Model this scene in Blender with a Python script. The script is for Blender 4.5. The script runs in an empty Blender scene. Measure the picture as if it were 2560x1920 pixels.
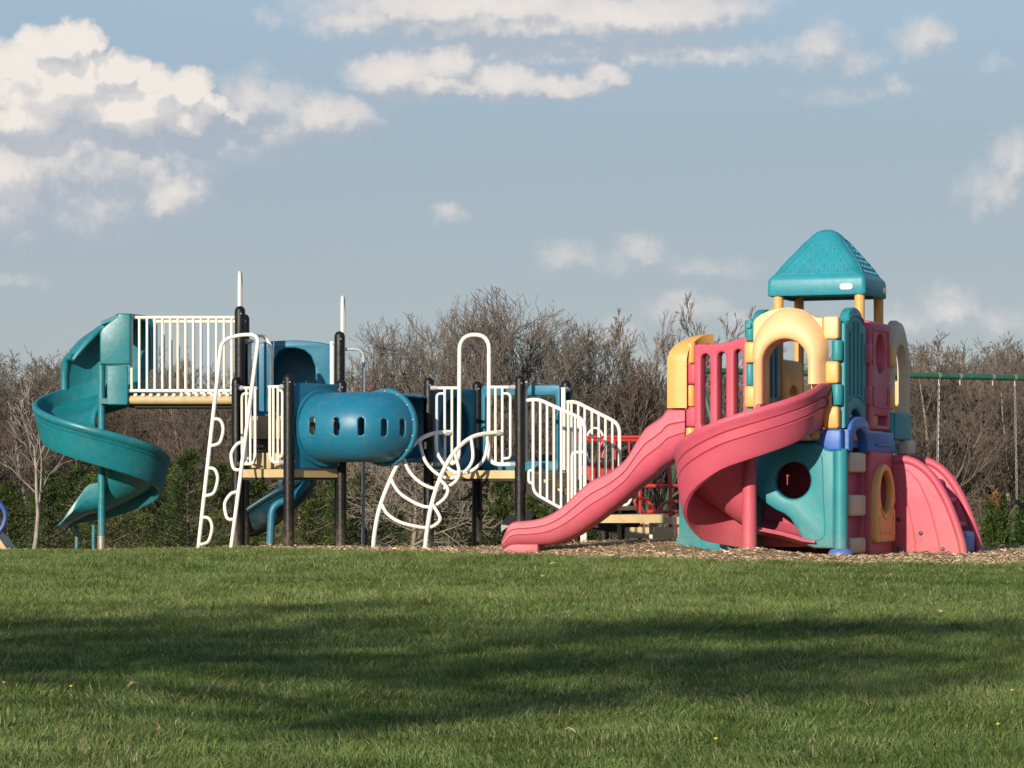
import bpy, bmesh, math, random
import numpy as np
from mathutils import Vector, Matrix
random.seed(7); np.random.seed(7)
PI = math.pi; R = math.radians
SC = bpy.context.scene; COL = SC.collection
# ------------------------------------------------------------------ camera
CAMZ, FPX, HZ = 0.75, 7200.0, 1215.0
cam = bpy.data.cameras.new('camera'); camo = bpy.data.objects.new('camera', cam); COL.objects.link(camo)
camo.location = (0, 0, CAMZ); camo.rotation_euler = (R(90), 0, 0)
cam.sensor_width = 36; cam.lens = FPX / 2560 * 36; cam.shift_y = (HZ - 960) / 2560
cam.clip_start = 0.1; cam.clip_end = 5000
SC.camera = camo
# ------------------------------------------------------------------ light
SUN_AZ, SUN_EL = 26.0, 17.5          # sun stands behind the camera, to the left
SD = Vector((-math.sin(R(SUN_AZ)) * math.cos(R(SUN_EL)), -math.cos(R(SUN_AZ)) * math.cos(R(SUN_EL)), math.sin(R(SUN_EL))))
sl = bpy.data.lights.new('sun', 'SUN'); sl.energy = 5.0; sl.angle = R(0.5); sl.color = (1.0, 0.88, 0.72)
so = bpy.data.objects.new('sun', sl); COL.objects.link(so); so.location = (-20, -20, 30)
so.rotation_euler = SD.to_track_quat('Z', 'Y').to_euler()
SC.view_settings.view_transform = 'Standard'; SC.view_settings.look = 'None'
SC.cycles.max_bounces = 6; SC.cycles.diffuse_bounces = 3; SC.cycles.glossy_bounces = 2; SC.cycles.transmission_bounces = 2
SC.view_settings.gamma = 1; SC.view_settings.exposure = 0.35

def make_world():
    W = bpy.data.worlds.new('World'); SC.world = W; W.use_nodes = True
    nt = W.node_tree; nt.nodes.clear(); N = nt.nodes; L = nt.links
    def mk(t, **k):
        n = N.new(t)
        for a, b in k.items(): setattr(n, a, b)
        return n
    out = mk('ShaderNodeOutputWorld'); bg = mk('ShaderNodeBackground'); bg.inputs[1].default_value = 0.13
    L.new(bg.outputs[0], out.inputs[0])
    sky = mk('ShaderNodeTexSky', sky_type='NISHITA'); sky.sun_disc = False
    sky.sun_elevation = R(SUN_EL); sky.sun_rotation = R(180 + SUN_AZ)
    sky.air_density = 1.0; sky.dust_density = 0.6; sky.ozone_density = 2.0
    # ---- cloud field in directions: p = (x/y, z/y) * 7.2
    grp = bpy.data.node_groups.new('cloud_field', 'ShaderNodeTree')
    grp.interface.new_socket('P', in_out='INPUT', socket_type='NodeSocketVector')
    grp.interface.new_socket('D', in_out='OUTPUT', socket_type='NodeSocketFloat')
    g = grp.nodes; gl = grp.links
    gi = g.new('NodeGroupInput'); go = g.new('NodeGroupOutput')
    def wn(scale, detail, rough):
        n = g.new('ShaderNodeTexNoise'); n.noise_dimensions = '2D'
        n.inputs['Scale'].default_value = scale; n.inputs['Detail'].default_value = detail; n.inputs['Roughness'].default_value = rough
        return n
    n1 = wn(13.0, 8, 0.60); gl.new(gi.outputs[0], n1.inputs['Vector'])
    sub = g.new('ShaderNodeVectorMath'); sub.operation = 'SUBTRACT'; gl.new(n1.outputs['Color'], sub.inputs[0]); sub.inputs[1].default_value = (0.5, 0.5, 0.5)
    scl = g.new('ShaderNodeVectorMath'); scl.operation = 'MULTIPLY'; gl.new(sub.outputs[0], scl.inputs[0]); scl.inputs[1].default_value = (0.085, 0.075, 0)
    add = g.new('ShaderNodeVectorMath'); add.operation = 'ADD'; gl.new(gi.outputs[0], add.inputs[0]); gl.new(scl.outputs[0], add.inputs[1])
    blobs = [  # px, py, rx, ry, amp
        (40, 170, 110, 90, 1.7), (95, 115, 75, 70, 1.7), (160, 105, 75, 62, 1.7), (212, 110, 55, 62, 1.6), (235, 180, 90, 80, 1.6), (300, 185, 70, 65, 1.6), (345, 175, 50, 50, 1.5), (385, 225, 90, 75, 1.6), (470, 225, 85, 72, 1.6), (520, 265, 60, 55, 1.4),
        (120, 220, 230, 110, 1.6), (330, 270, 210, 85, 1.5), (60, 290, 150, 80, 1.3), (470, 300, 100, 60, 1.1), (590, 290, 60, 40, .7),
        (120, 390, 380, 220, .62), (330, 400, 290, 160, .52), (20, 500, 170, 170, .62), (60, 330, 100, 60, .8), (430, 480, 130, 100, .7), (20, 430, 150, 150, .85), (230, 520, 200, 130, .45),
        (800, 290, 210, 85, .65), (640, 250, 170, 85, .55), (700, 330, 170, 70, .45), (880, 290, 120, 65, .5), (600, 360, 260, 90, .35),
        (990, 185, 160, 90, .85), (1110, 160, 140, 80, .8), (1250, 205, 190, 70, .8), (1390, 215, 200, 52, .72), (1510, 190, 90, 50, .7), (1130, 215, 280, 45, .8),
        (1200, 15, 540, 70, .85), (900, 55, 220, 60, .6), (1550, 40, 440, 80, .85), (1300, 65, 580, 55, .75), (1750, 20, 250, 60, .6),
        (1400, 125, 720, 60, .45), (1700, 135, 420, 50, .5),
        (2050, 120, 120, 90, .5), (2130, 160, 120, 50, .38), (2310, 95, 110, 70, .5), (2120, 235, 200, 40, .3), (2240, 215, 60, 40, .35), (2490, 160, 60, 30, .25),
        (2540, 400, 90, 110, .5), (2500, 480, 150, 100, .42), (1120, 530, 60, 45, .42), (1420, 640, 100, 60, .38), (1605, 632, 90, 60, .45), (1760, 670, 190, 40, .3),
        (1550, 660, 260, 45, .25), (2370, 780, 110, 90, .5), (2240, 815, 110, 70, .42), (2480, 810, 150, 60, .35), (1720, 770, 150, 70, .42), (1540, 835, 90, 55, .42), (1830, 800, 80, 50, .4),
        (40, 700, 120, 40, .3), (640, 175, 70, 40, .25), (665, 45, 50, 40, .3)]
    prev = None
    for (px, py, rx, ry, am) in blobs:
        a = g.new('ShaderNodeVectorMath'); a.operation = 'MULTIPLY_ADD'
        a.inputs[1].default_value = (1000 / rx, 1000 / ry, 0)
        a.inputs[2].default_value = (-(px - 1280) / rx, -(HZ - py) / ry, 0)
        gl.new(add.outputs[0], a.inputs[0])
        b = g.new('ShaderNodeVectorMath'); b.operation = 'LENGTH'; gl.new(a.outputs[0], b.inputs[0])
        c = g.new('ShaderNodeMath'); c.operation = 'MULTIPLY_ADD'; c.inputs[1].default_value = -am; c.inputs[2].default_value = am
        b2 = g.new('ShaderNodeMath'); b2.operation = 'POWER'; b2.inputs[1].default_value = 1.5; gl.new(b.outputs['Value'], b2.inputs[0]); gl.new(b2.outputs[0], c.inputs[0])
        if prev is None: prev = c
        else:
            m = g.new('ShaderNodeMath'); m.operation = 'SMOOTH_MAX'; m.inputs[2].default_value = 0.12
            gl.new(prev.outputs[0], m.inputs[0]); gl.new(c.outputs[0], m.inputs[1]); prev = m
    n2 = wn(22.0, 6, 0.6); gl.new(gi.outputs[0], n2.inputs['Vector'])
    k = g.new('ShaderNodeMath'); k.operation = 'MULTIPLY_ADD'; gl.new(n2.outputs['Fac'], k.inputs[0]); k.inputs[1].default_value = 0.36; k.inputs[2].default_value = -0.18
    s = g.new('ShaderNodeMath'); s.operation = 'ADD'; gl.new(prev.outputs[0], s.inputs[0]); gl.new(k.outputs[0], s.inputs[1])
    gl.new(s.outputs[0], go.inputs[0])
    tc = mk('ShaderNodeTexCoord'); sep = mk('ShaderNodeSeparateXYZ'); L.new(tc.outputs['Generated'], sep.inputs[0])
    ym = mk('ShaderNodeMath', operation='MAXIMUM'); ym.inputs[1].default_value = 0.05; L.new(sep.outputs['Y'], ym.inputs[0])
    def div(o):
        d = mk('ShaderNodeMath', operation='DIVIDE'); L.new(o, d.inputs[0]); L.new(ym.outputs[0], d.inputs[1])
        e = mk('ShaderNodeMath', operation='MULTIPLY'); e.inputs[1].default_value = 7.2; L.new(d.outputs[0], e.inputs[0]); return e
    cx, cz = div(sep.outputs['X']), div(sep.outputs['Z'])
    P = mk('ShaderNodeCombineXYZ'); L.new(cx.outputs[0], P.inputs[0]); L.new(cz.outputs[0], P.inputs[1])
    g1 = mk('ShaderNodeGroup'); g1.node_tree = grp; L.new(P.outputs[0], g1.inputs[0])
    off = mk('ShaderNodeVectorMath', operation='ADD'); off.inputs[1].default_value = (-0.03, 0.055, 0); L.new(P.outputs[0], off.inputs[0])
    g2 = mk('ShaderNodeGroup'); g2.node_tree = grp; L.new(off.outputs[0], g2.inputs[0])
    # coverage
    cov = mk('ShaderNodeMapRange', interpolation_type='SMOOTHSTEP'); cov.inputs['From Min'].default_value = 0.0; cov.inputs['From Max'].default_value = 0.60
    L.new(g1.outputs[0], cov.inputs['Value'])
    # relief: less cloud towards the sun = brighter
    dif = mk('ShaderNodeMath', operation='SUBTRACT'); L.new(g1.outputs[0], dif.inputs[0]); L.new(g2.outputs[0], dif.inputs[1])
    lit = mk('ShaderNodeMapRange', interpolation_type='SMOOTHSTEP'); lit.inputs['From Min'].default_value = -0.26; lit.inputs['From Max'].default_value = 0.24
    L.new(dif.outputs[0], lit.inputs['Value'])
    dn = mk('ShaderNodeMapRange'); dn.inputs['From Min'].default_value = 0.40; dn.inputs['From Max'].default_value = 1.10; L.new(g1.outputs[0], dn.inputs['Value'])
    ls6 = mk('ShaderNodeMath', operation='MULTIPLY'); ls6.inputs[1].default_value = 0.50; L.new(lit.outputs[0], ls6.inputs[0])
    lsum = mk('ShaderNodeMath', operation='MULTIPLY_ADD', use_clamp=True); L.new(dn.outputs[0], lsum.inputs[0]); lsum.inputs[1].default_value = 0.55; L.new(ls6.outputs[0], lsum.inputs[2])
    ccol = mk('ShaderNodeMix', data_type='RGBA'); L.new(lsum.outputs[0], ccol.inputs[0])
    s_ = 1 / 0.13
    ccol.inputs[6].default_value = (0.345 * s_, 0.375 * s_, 0.43 * s_, 1); ccol.inputs[7].default_value = (0.73 * s_, 0.668 * s_, 0.61 * s_, 1)
    # far air veils the low sky: grey-blue
    el = mk('ShaderNodeMapRange', interpolation_type='SMOOTHSTEP'); el.inputs['From Min'].default_value = 0.0; el.inputs['From Max'].default_value = 0.17
    L.new(sep.outputs['Z'], el.inputs['Value'])
    veil = mk('ShaderNodeMix', data_type='RGBA'); L.new(el.outputs[0], veil.inputs[0])
    veil.inputs[6].default_value = (0.315 * s_, 0.350 * s_, 0.370 * s_, 1); veil.inputs[7].default_value = (0.252 * s_, 0.325 * s_, 0.400 * s_, 1)
    vf = mk('ShaderNodeMapRange'); vf.inputs['From Min'].default_value = 0.12; vf.inputs['From Max'].default_value = 0.45; vf.inputs['To Min'].default_value = 0.92; vf.inputs['To Max'].default_value = 0.0
    L.new(sep.outputs['Z'], vf.inputs['Value'])
    base = mk('ShaderNodeMix', data_type='RGBA'); L.new(vf.outputs[0], base.inputs[0]); L.new(sky.outputs[0], base.inputs[6]); L.new(veil.outputs[2], base.inputs[7])
    front = mk('ShaderNodeMapRange'); front.inputs['From Min'].default_value = 0.3; front.inputs['From Max'].default_value = 0.6; L.new(sep.outputs['Y'], front.inputs['Value'])
    fz = mk('ShaderNodeMath', operation='MULTIPLY'); L.new(cov.outputs[0], fz.inputs[0]); L.new(front.outputs[0], fz.inputs[1])
    fz2 = mk('ShaderNodeMath', operation='MULTIPLY'); L.new(fz.outputs[0], fz2.inputs[0]); fz2.inputs[1].default_value = 0.92
    fin = mk('ShaderNodeMix', data_type='RGBA'); L.new(fz2.outputs[0], fin.inputs[0]); L.new(base.outputs[2], fin.inputs[6]); L.new(ccol.outputs[2], fin.inputs[7])
    L.new(fin.outputs[2], bg.inputs[0])
make_world()

# ------------------------------------------------------------------ helpers
def V(*a): return Vector(a)
def U(px, py, Y):                      # a point of the place, from its bearing and its distance Y
    return V((px - 1280) / FPX * Y, Y, CAMZ - (py - HZ) / FPX * Y)
def X_(px, Y): return (px - 1280) / FPX * Y
def Z_(py, Y): return CAMZ - (py - HZ) / FPX * Y

ORG = {}
def place(o, parent, loc=(0, 0, 0)):
    COL.objects.link(o)
    if parent is not None: o.parent = parent; ORG[o.name] = ORG[parent.name]
    else: o.location = loc; ORG[o.name] = Vector(loc)
def thing(name, label, cat, loc, group=None):
    o = bpy.data.objects.new(name, None); place(o, None, loc)
    o.empty_display_size = 0.2
    o['label'] = label; o['category'] = cat
    if group: o['group'] = group
    return o
def tag(o, label=None, cat=None, group=None, kind=None):
    if label: o['label'] = label
    if cat: o['category'] = cat
    if group: o['group'] = group
    if kind: o['kind'] = kind
    return o
def finish(me, mat, smooth=True, ang=38):
    me.materials.append(mat)
    if smooth:
        me.polygons.foreach_set('use_smooth', [True] * len(me.polygons))
        me.set_sharp_from_angle(angle=R(ang))
    me.update()

class MB:
    def __init__(s): s.v = []; s.f = []
    def add(s, vs, fs):
        b = len(s.v); s.v += [Vector(p) for p in vs]; s.f += [tuple(i + b for i in f) for f in fs]
    def tube(s, pts, r, n=10, closed=False, cap=True):
        pts = [Vector(p) for p in pts]; m = len(pts)
        rs = r if isinstance(r, (list, tuple)) else [r] * m
        T = []
        for i in range(m):
            a = pts[(i - 1) % m] if (closed or i > 0) else pts[i]; b = pts[(i + 1) % m] if (closed or i < m - 1) else pts[i]
            t = b - a
            T.append(t.normalized() if t.length > 1e-9 else V(0, 0, 1))
        up = V(0, 0, 1) if abs(T[0].z) < 0.9 else V(0, 1, 0)
        nrm = (up - T[0] * up.dot(T[0])).normalized(); vs = []
        for i in range(m):
            nrm = (nrm - T[i] * nrm.dot(T[i])).normalized(); bn = T[i].cross(nrm)
            for k in range(n):
                a = 2 * PI * k / n
                vs.append(pts[i] + (nrm * math.cos(a) + bn * math.sin(a)) * rs[i])
        fs = []
        for i in range(m if closed else m - 1):
            j = (i + 1) % m
            for k in range(n):
                fs.append((i * n + k, i * n + (k + 1) % n, j * n + (k + 1) % n, j * n + k))
        if cap and not closed:
            fs.append(tuple(range(n - 1, -1, -1))); fs.append(tuple((m - 1) * n + k for k in range(n)))
        s.add(vs, fs)
    def bar(s, a, b, r, n=8): s.tube([a, b], r, n)
    def box(s, c, size, ex=None, b=0.0):
        ex = Vector(ex).normalized() if ex else V(1, 0, 0); ez = V(0, 0, 1); ey = ez.cross(ex)
        c = Vector(c); hx, hy, hz = size[0] / 2, size[1] / 2, size[2] / 2
        bm = bmesh.new(); bmesh.ops.create_cube(bm, size=1)
        for v in bm.verts: v.co = V(v.co.x * hx * 2, v.co.y * hy * 2, v.co.z * hz * 2)
        if b > 0: bmesh.ops.bevel(bm, geom=bm.edges[:], offset=b, segments=3, affect='EDGES', profile=0.5)
        bm.verts.index_update()
        s.add([c + ex * v.co.x + ey * v.co.y + ez * v.co.z for v in bm.verts], [[v.index for v in f.verts] for f in bm.faces]); bm.free()
    def lathe(s, prof, c, n=20, axis=None):
        c = Vector(c); vs = []; fs = []
        if axis is None: ex, ey, ez = V(1, 0, 0), V(0, 1, 0), V(0, 0, 1)
        else:
            ez = Vector(axis).normalized(); ex = ez.orthogonal().normalized(); ey = ez.cross(ex)
        for (r, z) in prof:
            for k in range(n):
                a = 2 * PI * k / n; vs.append(c + (ex * math.cos(a) + ey * math.sin(a)) * r + ez * z)
        for i in range(len(prof) - 1):
            for k in range(n): fs.append((i * n + k, i * n + (k + 1) % n, (i + 1) * n + (k + 1) % n, (i + 1) * n + k))
        fs.append(tuple(range(n - 1, -1, -1))); fs.append(tuple((len(prof) - 1) * n + k for k in range(n)))
        s.add(vs, fs)
    def sweep(s, rings, cap=True):           # rings: equal closed loops of points
        n = len(rings[0]); m = len(rings); vs = [p for r_ in rings for p in r_]; fs = []
        for i in range(m - 1):
            for k in range(n): fs.append((i * n + k, i * n + (k + 1) % n, (i + 1) * n + (k + 1) % n, (i + 1) * n + k))
        s.add(vs, fs)
        if cap:
            b = len(s.v) - len(vs)
            s.f.append(tuple(b + k for k in range(n - 1, -1, -1))); s.f.append(tuple(b + (m - 1) * n + k for k in range(n)))
    def prism(s, poly, z0, z1):              # ground-plan polygon between two heights
        n = len(poly)
        s.add([V(p[0], p[1], z0) for p in poly] + [V(p[0], p[1], z1) for p in poly],
              [tuple(range(n - 1, -1, -1)), tuple(range(n, 2 * n))] + [(k, (k + 1) % n, n + (k + 1) % n, n + k) for k in range(n)])
    def build(s, name, mat, parent=None, loc=(0, 0, 0), smooth=True, ang=38, recalc=True):
        me = bpy.data.meshes.new(name); o = bpy.data.objects.new(name, me); place(o, parent, loc)
        og = ORG[o.name]
        me.from_pydata([p - og for p in s.v], [], s.f)
        if recalc:
            bm = bmesh.new(); bm.from_mesh(me); bmesh.ops.recalc_face_normals(bm, faces=bm.faces[:]); bm.to_mesh(me); bm.free()
        finish(me, mat, smooth, ang)
        return o

def arc(cx, cy, r, a0, a1, n=10):
    return [(cx + r * math.cos(R(a0 + (a1 - a0) * i / n)), cy + r * math.sin(R(a0 + (a1 - a0) * i / n))) for i in range(n + 1)]
def rrect(x0, y0, x1, y1, r, n=5):
    return arc(x1 - r, y0 + r, r, -90, 0, n) + arc(x1 - r, y1 - r, r, 0, 90, n) + arc(x0 + r, y1 - r, r, 90, 180, n) + arc(x0 + r, y0 + r, r, 180, 270, n)
def ell(cx, cy, rx, ry, n=32): return [(cx + rx * math.cos(2 * PI * i / n), cy + ry * math.sin(2 * PI * i / n)) for i in range(n)]
def fillet(pts, r, n=6, closed=False):      # round the corners of a 3-D polyline
    pts = [Vector(p) for p in pts]; out = []; m = len(pts)
    for i in range(m):
        if not closed and i in (0, m - 1): out.append(pts[i]); continue
        p, a, b = pts[i], pts[(i - 1) % m], pts[(i + 1) % m]
        da, db = (a - p), (b - p); rr = min(r, da.length * 0.49, db.length * 0.49)
        A, B = p + da.normalized() * rr, p + db.normalized() * rr
        for k in range(n + 1):
            t = k / n; out.append(A * (1 - t) ** 2 + p * 2 * t * (1 - t) + B * t * t)
    return out
def spline(pts, n=8, closed=False):          # Catmull-Rom through the points
    pts = [Vector(p) for p in pts]; m = len(pts); out = []
    for i in range(m if closed else m - 1):
        if closed: p0, p1, p2, p3 = pts[(i - 1) % m], pts[i], pts[(i + 1) % m], pts[(i + 2) % m]
        else: p0, p1, p2, p3 = pts[max(i - 1, 0)], pts[i], pts[i + 1], pts[min(i + 2, m - 1)]
        for k in range(n):
            t = k / n
            out.append(0.5 * ((2 * p1) + (p2 - p0) * t + (2 * p0 - 5 * p1 + 4 * p2 - p3) * t * t + (3 * p1 - p0 - 3 * p2 + p3) * t ** 3))
    if not closed: out.append(pts[-1])
    return out
def interp(x, xs, ys): return float(np.interp(x, xs, ys))

def panel(name, mat, parent, outline, holes, t, b, O, ex, ang=50):
    """flat moulded panel: outline and holes in (along, up), rounded edges; outside is ex x up"""
    cu = bpy.data.curves.new('tmp', 'CURVE'); cu.dimensions = '2D'; cu.fill_mode = 'BOTH'
    cu.extrude = max(t / 2 - b, 0.0005); cu.bevel_depth = b; cu.bevel_resolution = 2; cu.offset = -b
    for loop in [outline] + list(holes):
        sp = cu.splines.new('POLY'); sp.points.add(len(loop) - 1); sp.use_cyclic_u = True
        for p, q in zip(sp.points, loop): p.co = (q[0], q[1], 0, 1)
    to = bpy.data.objects.new('tmp', cu); COL.objects.link(to)
    dg = bpy.context.evaluated_depsgraph_get(); me = bpy.data.meshes.new_from_object(to.evaluated_get(dg))
    bpy.data.objects.remove(to); bpy.data.curves.remove(cu)
    o = bpy.data.objects.new(name, me); me.name = name; place(o, parent, tuple(O))
    ex = Vector(ex).normalized(); up = V(0, 0, 1); nr = ex.cross(up); og = ORG[o.name]; O = Vector(O)
    for v in me.vertices: v.co = O + ex * v.co.x + up * v.co.y + nr * v.co.z - og
    bm = bmesh.new(); bm.from_mesh(me); bmesh.ops.remove_doubles(bm, verts=bm.verts[:], dist=0.0004)
    bmesh.ops.recalc_face_normals(bm, faces=bm.faces[:]); bm.to_mesh(me); bm.free()
    me.materials.clear(); finish(me, mat, True, ang)
    return o

def np_mesh(name, verts, faces, mat, tint=None, parent=None, loc=(0, 0, 0), smooth=False):
    """faces: (M,3) or (M,4) int array; tint: (N,3) per-vertex colour"""
    me = bpy.data.meshes.new(name); o = bpy.data.objects.new(name, me); place(o, parent, loc)
    og = ORG[o.name]; verts = np.asarray(verts, np.float64) - np.array(og)
    M, k = faces.shape
    me.vertices.add(len(verts)); me.vertices.foreach_set('co', verts.astype(np.float32).ravel())
    me.loops.add(M * k); me.loops.foreach_set('vertex_index', faces.astype(np.int32).ravel())
    me.polygons.add(M); me.polygons.foreach_set('loop_start', np.arange(0, M * k, k, dtype=np.int32))
    if smooth: me.polygons.foreach_set('use_smooth', np.ones(M, dtype=bool))
    if tint is not None:
        at = me.color_attributes.new('tint', 'FLOAT_COLOR', 'POINT')
        c = np.ones((len(verts), 4), np.float32); c[:, :3] = tint; at.data.foreach_set('color', c.ravel())
    me.materials.append(mat); me.update(calc_edges=True); me.validate()
    return o

# ------------------------------------------------------------------ materials
MATS = {}
def mat_base(name):
    m = bpy.data.materials.new(name); m.use_nodes = True; nt = m.node_tree; MATS[name] = m
    return m, nt, nt.nodes['Principled BSDF'], nt.nodes, nt.links
def plastic(name, col, rough=0.38, var=0.12, spec=0.5, bump=0.04, dirt=0.25, dcol=(0.20, 0.16, 0.11), scale=1.0, fade=0.0):
    m, nt, p, N, L = mat_base(name)
    tc = N.new('ShaderNodeTexCoord')
    n1 = N.new('ShaderNodeTexNoise'); n1.inputs['Scale'].default_value = 2.3 * scale; n1.inputs['Detail'].default_value = 6; n1.inputs['Roughness'].default_value = 0.65
    n2 = N.new('ShaderNodeTexNoise'); n2.inputs['Scale'].default_value = 7 * scale; n2.inputs['Detail'].default_value = 9; n2.inputs['Roughness'].default_value = 0.75
    L.new(tc.outputs['Object'], n1.inputs['Vector']); L.new(tc.outputs['Object'], n2.inputs['Vector'])
    mr = N.new('ShaderNodeMapRange'); mr.inputs['From Min'].default_value = 0.3; mr.inputs['From Max'].default_value = 0.7
    mr.inputs['To Min'].default_value = 1 - var; mr.inputs['To Max'].default_value = 1 + var; L.new(n1.outputs['Fac'], mr.inputs['Value'])
    mul = N.new('ShaderNodeVectorMath'); mul.operation = 'SCALE'; mul.inputs[0].default_value = col; L.new(mr.outputs[0], mul.inputs['Scale'])
    dm = N.new('ShaderNodeMapRange'); dm.inputs['From Min'].default_value = 0.52; dm.inputs['From Max'].default_value = 0.78; dm.inputs['To Max'].default_value = dirt
    L.new(n2.outputs['Fac'], dm.inputs['Value'])
    mx = N.new('ShaderNodeMix'); mx.data_type = 'RGBA'; L.new(dm.outputs[0], mx.inputs[0]); L.new(mul.outputs[0], mx.inputs[6]); mx.inputs[7].default_value = (*dcol, 1)
    ge = N.new('ShaderNodeNewGeometry'); sz = N.new('ShaderNodeSeparateXYZ'); L.new(ge.outputs['Position'], sz.inputs[0])
    zr = N.new('ShaderNodeMapRange'); zr.inputs['From Min'].default_value = 0.0; zr.inputs['From Max'].default_value = 0.45; zr.inputs['To Min'].default_value = 1.0; zr.inputs['To Max'].default_value = 0.0; L.new(sz.outputs['Z'], zr.inputs['Value'])
    zn = N.new('ShaderNodeMapRange'); zn.inputs['From Min'].default_value = 0.38; zn.inputs['From Max'].default_value = 0.62; L.new(n2.outputs['Fac'], zn.inputs['Value'])
    zm = N.new('ShaderNodeMath'); zm.operation = 'MULTIPLY'; L.new(zr.outputs[0], zm.inputs[0]); L.new(zn.outputs[0], zm.inputs[1])
    zk = N.new('ShaderNodeMath'); zk.operation = 'MULTIPLY'; L.new(zm.outputs[0], zk.inputs[0]); zk.inputs[1].default_value = 0.42
    mz = N.new('ShaderNodeMix'); mz.data_type = 'RGBA'; L.new(zk.outputs[0], mz.inputs[0]); L.new(mx.outputs[2], mz.inputs[6]); mz.inputs[7].default_value = (0.26, 0.19, 0.12, 1)
    # fine scuffs
    wv = N.new('ShaderNodeTexNoise'); wv.inputs['Scale'].default_value = 3.0; wv.inputs['Detail'].default_value = 2; vm = N.new('ShaderNodeVectorMath'); vm.operation = 'MULTIPLY'; vm.inputs[1].default_value = (9, 9, 42); L.new(tc.outputs['Object'], vm.inputs[0]); L.new(vm.outputs[0], wv.inputs['Vector'])
    ws = N.new('ShaderNodeMapRange'); ws.inputs['From Min'].default_value = 0.66; ws.inputs['From Max'].default_value = 0.74; ws.inputs['To Max'].default_value = 0.16; L.new(wv.outputs['Fac'], ws.inputs['Value'])
    my = N.new('ShaderNodeMix'); my.data_type = 'RGBA'; L.new(ws.outputs[0], my.inputs[0]); L.new(mz.outputs[2], my.inputs[6]); my.inputs[7].default_value = (0.45, 0.43, 0.40, 1)
    L.new(my.outputs[2], p.inputs['Base Color'])
    rr = N.new('ShaderNodeMapRange'); rr.inputs['To Min'].default_value = rough - 0.08; rr.inputs['To Max'].default_value = rough + 0.14; L.new(n2.outputs['Fac'], rr.inputs['Value'])
    L.new(rr.outputs[0], p.inputs['Roughness']); p.inputs['Specular IOR Level'].default_value = spec
    if bump:
        n3 = N.new('ShaderNodeTexNoise'); n3.inputs['Scale'].default_value = 14; n3.inputs['Detail'].default_value = 3; L.new(tc.outputs['Object'], n3.inputs['Vector'])
        bp = N.new('ShaderNodeBump'); bp.inputs['Strength'].default_value = bump; bp.inputs['Distance'].default_value = 0.05
        L.new(n3.outputs['Fac'], bp.inputs['Height']); L.new(bp.outputs[0], p.inputs['Normal'])
    return m
TEAL = plastic('teal_slide_plastic', (0.007, 0.150, 0.180), 0.36, 0.14, 0.5)
BLUETEAL = plastic('blue_teal_plastic', (0.009, 0.135, 0.225), 0.40, 0.12, 0.45)
SHADETEAL = plastic('shade_teal_plastic', (0.004, 0.040, 0.058), 0.40, 0.15, 0.4)  # teal darkened so the rear spiral slide carries its shade in the colour
HTEAL = plastic('faded_teal_plastic', (0.018, 0.205, 0.235), 0.45, 0.12, 0.4, dirt=0.2)
HROOF = plastic('roof_teal_plastic', (0.018, 0.215, 0.275), 0.42, 0.12, 0.4, dirt=0.2)
PINK = plastic('pink_red_plastic', (0.455, 0.074, 0.115), 0.50, 0.10, 0.4, dirt=0.18, dcol=(0.30, 0.12, 0.10))
YEL = plastic('amber_plastic', (0.68, 0.335, 0.095), 0.42, 0.08, 0.4, dirt=0.15, dcol=(0.40, 0.24, 0.10))
PEACH = plastic('faded_peach_plastic', (0.74, 0.455, 0.225), 0.45, 0.08, 0.4, dirt=0.12, dcol=(0.45, 0.3, 0.18))
BEIGE = plastic('beige_plastic', (0.52, 0.41, 0.29), 0.5, 0.1, 0.4, dirt=0.15)
HBLUE = plastic('blue_plastic', (0.035, 0.12, 0.40), 0.40, 0.1, 0.4)
BLACK = plastic('black_coated_steel', (0.006, 0.0062, 0.0065), 0.42, 0.2, 0.3, bump=0.08, dirt=0.06, dcol=(0.05, 0.045, 0.04), scale=2)
WHITE = plastic('white_painted_steel', (0.72, 0.69, 0.615), 0.40, 0.07, 0.5, bump=0.0, dirt=0.50, dcol=(0.40, 0.27, 0.16), scale=2.5)
GREYM = plastic('grey_cast_clamp', (0.30, 0.31, 0.32), 0.4, 0.15, 0.6)
STEEL = plastic('galvanized_steel', (0.30, 0.29, 0.27), 0.45, 0.2, 0.6, dirt=0.4); STEEL.node_tree.nodes['Principled BSDF'].inputs['Metallic'].default_value = 0.5
GREYP = plastic('grey_painted_steel', (0.33, 0.36, 0.39), 0.4, 0.1, 0.5)
TAN = plastic('tan_coated_deck', (0.47, 0.36, 0.19), 0.5, 0.12, 0.35, dirt=0.65, dcol=(0.24, 0.15, 0.08), scale=1.6)
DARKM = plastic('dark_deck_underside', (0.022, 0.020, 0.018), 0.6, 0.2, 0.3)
RED = plastic('red_painted_steel', (0.42, 0.028, 0.022), 0.34, 0.15, 0.5, dirt=0.3)
BLUEP = plastic('blue_painted_steel', (0.020, 0.060, 0.23), 0.35, 0.15, 0.5)
GREEN = plastic('green_painted_steel', (0.018, 0.095, 0.055), 0.42, 0.2, 0.5, dirt=0.4)
NAVY = plastic('navy_bolt_cap', (0.02, 0.03, 0.10), 0.35, 0.1, 0.5)
LABELM = plastic('cream_sticker', (0.75, 0.72, 0.60), 0.4, 0.05, 0.4, bump=0)
RUBBER = plastic('black_rubber', (0.015, 0.015, 0.018), 0.55, 0.1, 0.3)
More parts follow.
